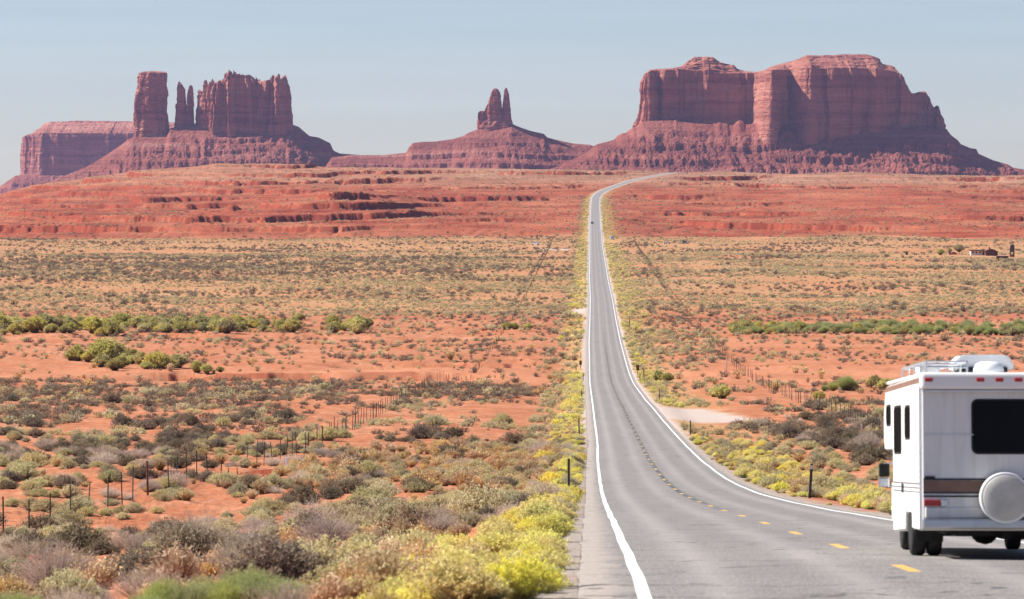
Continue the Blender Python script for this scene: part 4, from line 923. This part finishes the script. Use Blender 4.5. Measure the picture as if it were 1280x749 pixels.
    for sx in (-1, 1):
        one('cab_window', M_GLASS, t, lambda b: bm_prism(b, [(3.2, 1.12), (4.62, 1.12), (4.22, 1.52), (3.2, 1.52)], 'x', sx * .90, sx * .937))
        mr_ = one('mirror', M_RUB, t, lambda b: bm_box(b, (sx * 1.115, 4.72, 1.24), (.17, .07, .21), .02))
        one('mirror_glass', M_CHROME, mr_, lambda b: bm_box(b, (sx * 1.12, 4.70, 1.045), (.17, .07, .155), .02))
        one('mirror_arm', M_ALU, mr_, lambda b: (bm_cyl(b, (sx * .9, 4.74, 1.34), (sx * 1.12, 4.74, 1.345), .014, None, 8), bm_cyl(b, (sx * .9, 4.74, .98), (sx * 1.12, 4.74, .985), .014, None, 8)))
        one('headlight', M_ALU, t, lambda b: bm_box(b, (sx * .7, 5.60, .78), (.26, .05, .16), .02))
    # roof: air conditioner, vent dome, rack
    ac = one('air_conditioner', M_CAP, t, lambda b: bm_prism(b, [(-.42, 2.735), (.46, 2.735), (.48, 2.77), (.40, 2.93), (.34, 2.955), (-.30, 2.955), (-.36, 2.93), (-.45, 2.77)], 'y', .05, .95, .03))
    one('grille', M_RUB, ac, lambda b: bm_box(b, (0, .4, 2.70), (.72, .8, .14)))
    one('vent_dome', M_CAP, t, lambda b: bm_lathe(b, [(.02, .19), (.12, .185), (.19, .15), (.22, .08), (.225, 0)], lambda r, q, a: (-.03 + r * math.cos(a), -1.1 + r * .8 * math.sin(a), 2.635 + q), 24), True)
    def rack(b):
        for x in (-1.0, -.42):
            bm_cyl(b, (x, -1.9, 2.80), (x, 2.4, 2.80), .017, None, 8)
            for y in (-1.9, -.9, .1, 1.2, 2.4): bm_cyl(b, (x, y, 2.62), (x, y, 2.80), .016, None, 8)
        for y in (-1.9, -.4, .9, 2.4): bm_cyl(b, (-1.0, y, 2.80), (-.42, y, 2.80), .015, None, 8)
        bm_cyl(b, (-1.0, -1.9, 2.72), (-.42, -1.9, 2.72), .012, None, 8)
    one('roof_rack', M_ALU, t, rack)
    one('roof_pod', M_CAP, t, lambda b: bm_box(b, (-.72, 1.2, 2.74), (.34, .6, .18), .07, None, 3))
build_motorhome()

# ------------------------------------------------------------------ wire fences along the road
def fence(c, d0, d1, label, wave, skip=None):
    t = empty('wire_fence', (.0203 * d0 + c, d0, float(tz(.0203 * d0 + c, d0)))); tag(t, label, 'fence')
    inv = Vector(t.location); sp = 5.6; n = int((d1 - d0) / sp)
    D = d0 + sp * np.arange(n) + rng.normal(0, .35, n); X = .0203 * D + c + np.interp(D, wave[0], wave[1]) + rng.normal(0, .12, n); Z = tz(X, D)
    pm = bmesh.new(); bm_box(pm, (0, 0, .62), (.05, .016, 1.50)); bm_box(pm, (0, -.022, .62), (.014, .04, 1.50))
    me = bpy.data.meshes.new('fence_post'); pm.to_mesh(me); pm.free(); me.materials.append(M_POST)
    wp = bmesh.new(); bm_cyl(wp, (0, 0, -.1), (0, 0, 1.45), .055, .05, 10); mw = bpy.data.meshes.new('wooden_post'); wp.to_mesh(mw); wp.free(); mw.materials.append(M_RUST)
    k = min(n, 95)
    for i in range(k):
        q = link('fence_post', mw if i % 19 == 9 else me, t); q.location = Vector((X[i], D[i], Z[i])) - inv; q.rotation_euler = (rng.normal(0, .035), rng.normal(0, .045), rng.uniform(0, 3)); q.scale = (1, 1, rng.uniform(1.05, 1.28))
    bm = bmesh.new()
    for i in range(k, n): bm_box(bm, Vector((X[i], D[i], Z[i] + .6)) - inv, (.05, .05, 1.35), 0, Matrix.Rotation(rng.normal(0, .05), 3, 'Y'))
    if n > k: tag(obj('far_post', bm, M_POST, t), kind='stuff')
    for h in (.28, .58, .88, 1.16):
        bm = bmesh.new()
        for i in range(min(n - 1, 130)):
            a, b_ = Vector((X[i], D[i], Z[i] + h)) - inv, Vector((X[i + 1], D[i + 1], Z[i + 1] + h)) - inv; m_ = (a + b_) / 2 - Vector((0, 0, .03))
            bm_cyl(bm, a, m_, .006, None, 3, False); bm_cyl(bm, m_, b_, .006, None, 3, False)
        obj('wire', bm, M_POST, t)
fence(-22.2, 140, 2330, 'long barbed wire fence on dark steel posts on the left of the road', ([0, 146, 270, 620, 700, 2400], [.3, .3, 1.2, -3.1, 1.5, -.8]))
fence(26, 235, 2330, 'thin wire fence on steel posts crossing the red slope right of the road', ([0, 300, 1150, 2400], [0, 0, 1.5, -.5]))

# ------------------------------------------------------------------ posts and signs beside the road
def ground_at(x, d): return float(tz(x, d))
def marker(px, D, h, wd, mat, name, label, cat, lean=0, cap=None):
    x = PX(px, D); t = empty(name, (x, D, ground_at(x, D)), (0, lean, rng.uniform(-.3, .3))); tag(t, label, cat)
    one('post', mat, t, lambda b: bm_box(b, (0, 0, h / 2 - .05), (wd, wd * .6, h + .1), .006))
    if cap: one('reflector', cap, t, lambda b: bm_box(b, (0, -wd * .34, h - .14), (wd * .8, .01, .16)))
marker(711, 185, 1.48, .11, M_POST, 'marker_post', 'dark marker post beside the left road shoulder, nearest the camera', 'marker post', 0, M_POST)
marker(724, 345, 1.45, .10, M_POST, 'marker_post', 'dark marker post among yellow bushes on the left shoulder, second from the camera', 'marker post', -.02)
marker(863, 346, 1.25, .10, M_POST, 'marker_post', 'dark marker post right of the road just below the pale pull-off', 'marker post', 0)
marker(1012, 160, 1.42, .11, M_POST, 'marker_post', 'leaning dark marker post on the right verge between road and motorhome', 'marker post', .06, M_WPAINT)
marker(824.5, 505, 1.55, .10, M_POST, 'marker_post', 'dark marker post under a yellow bush just above the pale pull-off', 'marker post', 0)
marker(729, 640, 1.3, .10, M_POST, 'marker_post', 'thin dark post by the left shoulder level with the pink sand', 'marker post')
marker(727, 510, 1.3, .09, M_POST, 'marker_post', 'thin grey post by the left shoulder below the pink sand', 'marker post')
marker(726, 770, 1.2, .10, M_POST, 'marker_post', 'thin dark post on the left shoulder beyond the brown sign', 'marker post')
marker(800, 632, 1.3, .12, M_RUST, 'marker_post', 'short wooden post right of the road below the brown sign', 'marker post')
marker(1077, 360, .9, .16, M_WPAINT, 'marker_post', 'small white marker post among dark shrubs left of the motorhome roof', 'marker post')
marker(358.5, 236, 1.15, .15, M_WPAINT, 'marker_post', 'white topped post standing in the wire fence by the red bank', 'marker post')
marker(397, 330, 1.2, .14, M_WPAINT, 'marker_post', 'pale post in the wire fence beyond the red bank', 'marker post')
marker(875, 915, 2.9, .20, M_RUST, 'wooden_post', 'tall rusty wooden post in front of the green wash bushes', 'wooden post')
marker(787, 985, 2.2, .20, M_RUST, 'wooden_post', 'rusty wooden post right of the road before the far plain', 'wooden post')
marker(795, 955, 1.5, .18, M_RUST, 'wooden_post', 'shorter wooden gate post by the side track right of the road', 'wooden post')
marker(804.5, 655, 1.5, .16, M_RUST, 'wooden_post', 'wooden post beside the brown sign right of the road', 'wooden post', .03)
marker(720, 690, 1.5, .16, M_RUST, 'wooden_post', 'wooden post beside the brown sign left of the road', 'wooden post')
marker(908, 690, 2.4, .16, M_ALU, 'wooden_post', 'grey weathered post on bare pink sand right of the road', 'wooden post', .05)
def sign(px, D, label, w_=.6, h_=.75, top=1.9):
    x = PX(px, D); t = empty('road_sign', (x, D, ground_at(x, D)), (0, 0, .3)); tag(t, label, 'sign')
    one('post', M_RUST, t, lambda b: bm_box(b, (0, 0, top / 2 - .1), (.10, .08, top)))
    one('panel', M_RUST, t, lambda b: bm_box(b, (0, -.055, top - h_ / 2), (w_, .02, h_), .006))
sign(797, 672, 'back of a brown road sign right of the road by pink sand', .55, .9, 1.95)
sign(725.6, 715, 'back of a small brown road sign left of the road', .5, .8, 1.5)

# ------------------------------------------------------------------ far vehicles and the homestead
def paint(name, c): return flat(name, c, .3, .5, 0, .05, 2)
def car(px, D, yaw, mat, label, suv=False, cat='car', name='parked_car', z=None):
    x = PX(px, D); t = empty(name, (x, D, ground_at(x, D) if z is None else z), (0, 0, yaw)); tag(t, label, cat)
    hb, ht = (.95, 1.75) if suv else (.86, 1.42)
    one('body', mat, t, lambda b: (bm_prism(b, [(-2.15, .32), (2.15, .30), (2.2, .62), (1.95, hb - .08), (1.0, hb), (-2.05, hb + .03), (-2.2, .62)], 'x', -.88, .88, .05), bm_prism(b, [(-1.95 if suv else -1.5, hb), (.95, hb), (.35, ht), (-1.75 if suv else -.95, ht)], 'x', -.72, .72, .05)))
    one('window', M_GLASS, t, lambda b: (bm_prism(b, [(-1.7 if suv else -1.25, hb + .04), (.78, hb + .04), (.32, ht - .08), (-1.6 if suv else -.9, ht - .08)], 'x', -.735, .735), bm_prism(b, [(-1.96 if suv else -1.5, hb + .05), (.97, hb + .05), (.38, ht - .06), (-1.78 if suv else -.98, ht - .06)], 'x', -.62, .62)))
    for sx in (-1, 1):
        for y in (-1.35, 1.35): one('wheel', M_RUB, t, lambda b: bm_cyl(b, (sx * .72, y, .33), (sx * .90, y, .33), .33, None, 14))
def van(px, D, yaw, mat, label, L_=5.0, H_=2.3):
    x = PX(px, D); t = empty('parked_van', (x, D, ground_at(x, D)), (0, 0, yaw)); tag(t, label, 'van')
    one('body', mat, t, lambda b: bm_prism(b, [(-L_ / 2, .4), (L_ / 2, .4), (L_ / 2 + .1, .95), (L_ / 2 - .25, 1.2), (L_ / 2 - .9, H_), (-L_ / 2, H_)], 'x', -.98, .98, .06))
    one('window', M_GLASS, t, lambda b: (bm_prism(b, [(-L_ / 2 + .4, 1.35), (L_ / 2 - .6, 1.35), (L_ / 2 - .95, H_ - .3), (-L_ / 2 + .4, H_ - .3)], 'x', -.99, .99), bm_prism(b, [(L_ / 2 - .24, 1.22), (L_ / 2 - .2, 1.22), (L_ / 2 - .8, H_ - .2), (L_ / 2 - .86, H_ - .2)], 'x', -.85, .85)))
    for sx in (-1, 1):
        for y in (-1.5, 1.5): one('wheel', M_RUB, t, lambda b: bm_cyl(b, (sx * .78, y, .36), (sx * 1.0, y, .36), .36, None, 14))
P_DARK, P_SIL, P_RED, P_BLUE, P_WHT = paint('dark_blue_paint', (.03, .04, .06)), paint('silver_paint', (.78, .80, .83)), paint('red_paint', (.55, .03, .05)), paint('grey_blue_paint', (.36, .42, .48)), paint('white_paint', (.75, .75, .76))
car(740.3, 2622, math.pi, P_DARK, 'dark car far up the road coming down the left lane', False, 'car', 'oncoming_car', float(zr(2622)) + .05)
van(765, 2330, math.pi + .1, P_BLUE, 'grey blue van parked just right of the far road', 4.6, 2.1)
car(834, 2240, math.pi / 2, P_SIL, 'silver car parked on the orange flat, left one of two', False)
car(857, 2235, -math.pi / 2, P_BLUE, 'grey blue suv parked on the orange flat, right one of two', True)
car(1191.5, 1955, math.pi / 2, P_RED, 'red car parked beside green trees at the homestead', False)
van(669.5, 2215, 1.2, P_WHT, 'small white van parked far off left of the road', 3.6, 2.0)

M_PLAST = flat('pale_plaster', (.78, .68, .60), .9, .1, 0, .1, 1)
M_ROOFD = flat('dark_roof', (.10, .07, .06), .9, .1, 0, .2, 1)
M_BROWN = flat('dark_brown_boards', (.12, .055, .04), .9, .1, 0, .25, 1)
def homestead():
    D = 1945
    def at(px, D=D): x = PX(px, D); return (x, D, ground_at(x, D))
    t = empty('house', at(1222)); tag(t, 'low pale house with a dark flat roof at the far right homestead', 'house')
    one('wall', M_PLAST, t, lambda b: bm_box(b, (0, 0, 1.0), (7.4, 5, 2.3)))
    one('roof', M_ROOFD, t, lambda b: bm_box(b, (0, -.2, 2.3), (8.0, 5.8, .5), .05))
    for x in (-2.6, -.9, .9): one('window', M_GLASS, t, lambda b: bm_box(b, (x, -2.5, 1.35), (.9, .06, .7)))
    one('door', M_BROWN, t, lambda b: bm_box(b, (2.6, -2.5, .95), (.9, .06, 1.9)))
    t = empty('barn', at(1239, D - 6)); tag(t, 'dark brown gabled barn beside the pale house', 'barn')
    one('wall', M_BROWN, t, lambda b: bm_prism(b, [(-3.0, -.3), (3.0, -.3), (3.0, 2.0), (-.4, 3.3), (-3.0, 2.2)], 'y', -2.5, 2.5))
    rf = one('roof', M_RUST, t, lambda b: (bm_prism(b, [(-.45, 3.32), (-.45, 3.5), (3.5, 1.98), (3.5, 1.8)], 'y', -2.8, 2.8), bm_prism(b, [(-.45, 3.32), (-.45, 3.5), (-3.4, 2.22), (-3.4, 2.05)], 'y', -2.8, 2.8)))
    one('chimney', M_ROOFD, rf, lambda b: bm_box(b, (-.9, 0, 3.7), (.7, .7, .9)))
    one('door', M_ROOFD, t, lambda b: bm_box(b, (.2, -2.52, .8), (1.6, .06, 2.0)))
    t = empty('shed', at(1253, 1850)); tag(t, 'low red brown open shed in front of the barn', 'shed')
    one('wall', M_RUST, t, lambda b: bm_box(b, (0, .6, .6), (5.6, .15, 1.4)))
    one('roof', M_STRIPE, t, lambda b: bm_box(b, (0, 0, 1.38), (6.0, 2.0, .14), 0, Matrix.Rotation(.08, 3, 'X')))
    for x in (-2.7, -.9, .9, 2.7): one('post', M_BROWN, t, lambda b: bm_box(b, (x, -.8, .6), (.16, .16, 1.5)))
    t = empty('tower', at(1265, 1930)); tag(t, 'tall dark wooden tank tower at the right edge of the homestead', 'tower')
    one('tank', M_ROOFD, t, lambda b: bm_prism(b, [(-1.2, 2.4), (1.1, 2.4), (1.1, 5.6), (.5, 6.2), (-.6, 6.0), (-1.0, 5.0)], 'y', -1.1, 1.1))
    for x in (-.9, .9):
        for y in (-.9, .9): one('leg', M_BROWN, t, lambda b: bm_box(b, (x, y, 1.15), (.35, .35, 2.6)))
    one('base', M_RUST, t, lambda b: bm_box(b, (.3, 0, .5), (1.6, 1.6, 1.2)))
    t = empty('hut', at(1133.4)); tag(t, 'tiny dark upright hut standing alone left of the homestead', 'hut')
    one('wall', M_ROOFD, t, lambda b: bm_box(b, (0, 0, .75), (1.1, 1.1, 1.6)))
    one('roof', M_BROWN, t, lambda b: bm_box(b, (0, 0, 1.6), (1.3, 1.3, .12), 0, Matrix.Rotation(.1, 3, 'X')))
    for i, px in enumerate((1143, 1145.4)):
        t = empty('oil_drum', at(px)); tag(t, 'small dark brown drum on bare ground, %s of a pair' % ('left' if i == 0 else 'right'), 'drum')
        one('body', M_RUST, t, lambda b: (bm_cyl(b, (0, 0, 0), (0, 0, .9), .32, None, 14), bm_cyl(b, (0, 0, .3), (0, 0, .34), .34, None, 14), bm_cyl(b, (0, 0, .6), (0, 0, .64), .34, None, 14)))
    t = empty('trough', at(1154)); tag(t, 'low dark feeding trough on bare ground near the green trees', 'trough')
    one('basin', M_BROWN, t, lambda b: bm_prism(b, [(-.9, .35), (.9, .35), (1.1, .85), (.95, .85), (.8, .5), (-.8, .5), (-.95, .85), (-1.1, .85)], 'y', -.4, .4))
    for x in (-.7, .7): one('leg', M_BROWN, t, lambda b: bm_box(b, (x, 0, .17), (.12, .6, .4)))
    for px, w_, h_, tr, lab in ((1175.5, 4.6, 2.8, .5, 'round low green tree at the homestead, left of the red car'), (1199, 6.0, 3.4, 1.7, 'taller spreading green tree behind the red car'), (1187, 2.6, 2.6, 1.0, 'small thin green tree between two fuller trees')):
        t = empty('tree', at(px, D + 4)); tag(t, lab, 'tree')
        one('trunk', M_RUST, t, lambda b: (bm_cyl(b, (0, 0, -.2), (.1, 0, tr + .8), .18, .10, 8), bm_cyl(b, (.1, 0, tr * .8), (w_ * .22, .1, tr + h_ * .5), .09, .03, 6), bm_cyl(b, (.1, 0, tr * .8), (-w_ * .2, -.1, tr + h_ * .5), .09, .03, 6)))
        c = link('crown', HI['tam'][int(rng.integers(4))], t); c.location = (0, 0, tr - .2); c.scale = (w_ / 1.2, w_ / 1.2, h_ / .85)
homestead()

# ------------------------------------------------------------------ loose red stones
def rocks():
    m = NM('red_stone', .95, .05); p = m.obj(); n = m.noise(p, 5, 5)
    m.col(m.mix(m.mr(n, .35, .65), (.27, .085, .05), (.44, .19, .12))); m.bump(n, .6, .05)
    ms = []
    for k in range(5):
        bm = bmesh.new(); bmesh.ops.create_icosphere(bm, subdivisions=2, radius=1)
        cut = [Vector(np.random.default_rng(k * 10 + i).normal(0, 1, 3)).normalized() for i in range(7)]
        for v in bm.verts:
            for c in cut:
                d = v.co.dot(c) - .62
                if d > 0: v.co -= c * d * .92
            v.co *= 1 + .10 * float(perlin(v.co.x * 2 + k * 5, v.co.y * 2, v.co.z * 2))
        me = bpy.data.meshes.new('stone'); bm.to_mesh(me); bm.free(); me.materials.append(m.m); ms.append(me)
    zones = ((335, 450, 44, 53, 60, 'on the rubble patch left of the yellow bushes'), (470, 535, 46, 60, 40, 'on the rubble patch beside the yellow bushes'), (430, 560, 62, 80, 34, 'on red dirt between grey bushes'), (370, 400, 95, 120, 16, 'among bleached bushes below the fence'), (255, 345, 226, 236, 22, 'at the foot of the cut red bank'), (20, 110, 95, 120, 16, 'on red dirt at the far left below the fence'))
    for a, b, d0, d1, n_, lab in zones:
        for i in range(n_):
            D = rng.uniform(d0, d1); x = PX(rng.uniform(a, b), D); s_ = (.05 + .11 * rng.uniform() ** 2.5) * (1 + (D > 90) * .5 + (D > 200))
            o = link('stone', ms[int(rng.integers(5))]); o.location = (x, D, ground_at(x, D) + s_ * .2); o.rotation_euler = tuple(rng.uniform(0, 6, 3)); o.scale = (s_, s_ * rng.uniform(.7, 1.2), s_ * rng.uniform(.5, .9))
            tag(o, 'broken red stone ' + lab, 'stone', 'red stones ' + lab)
rocks()
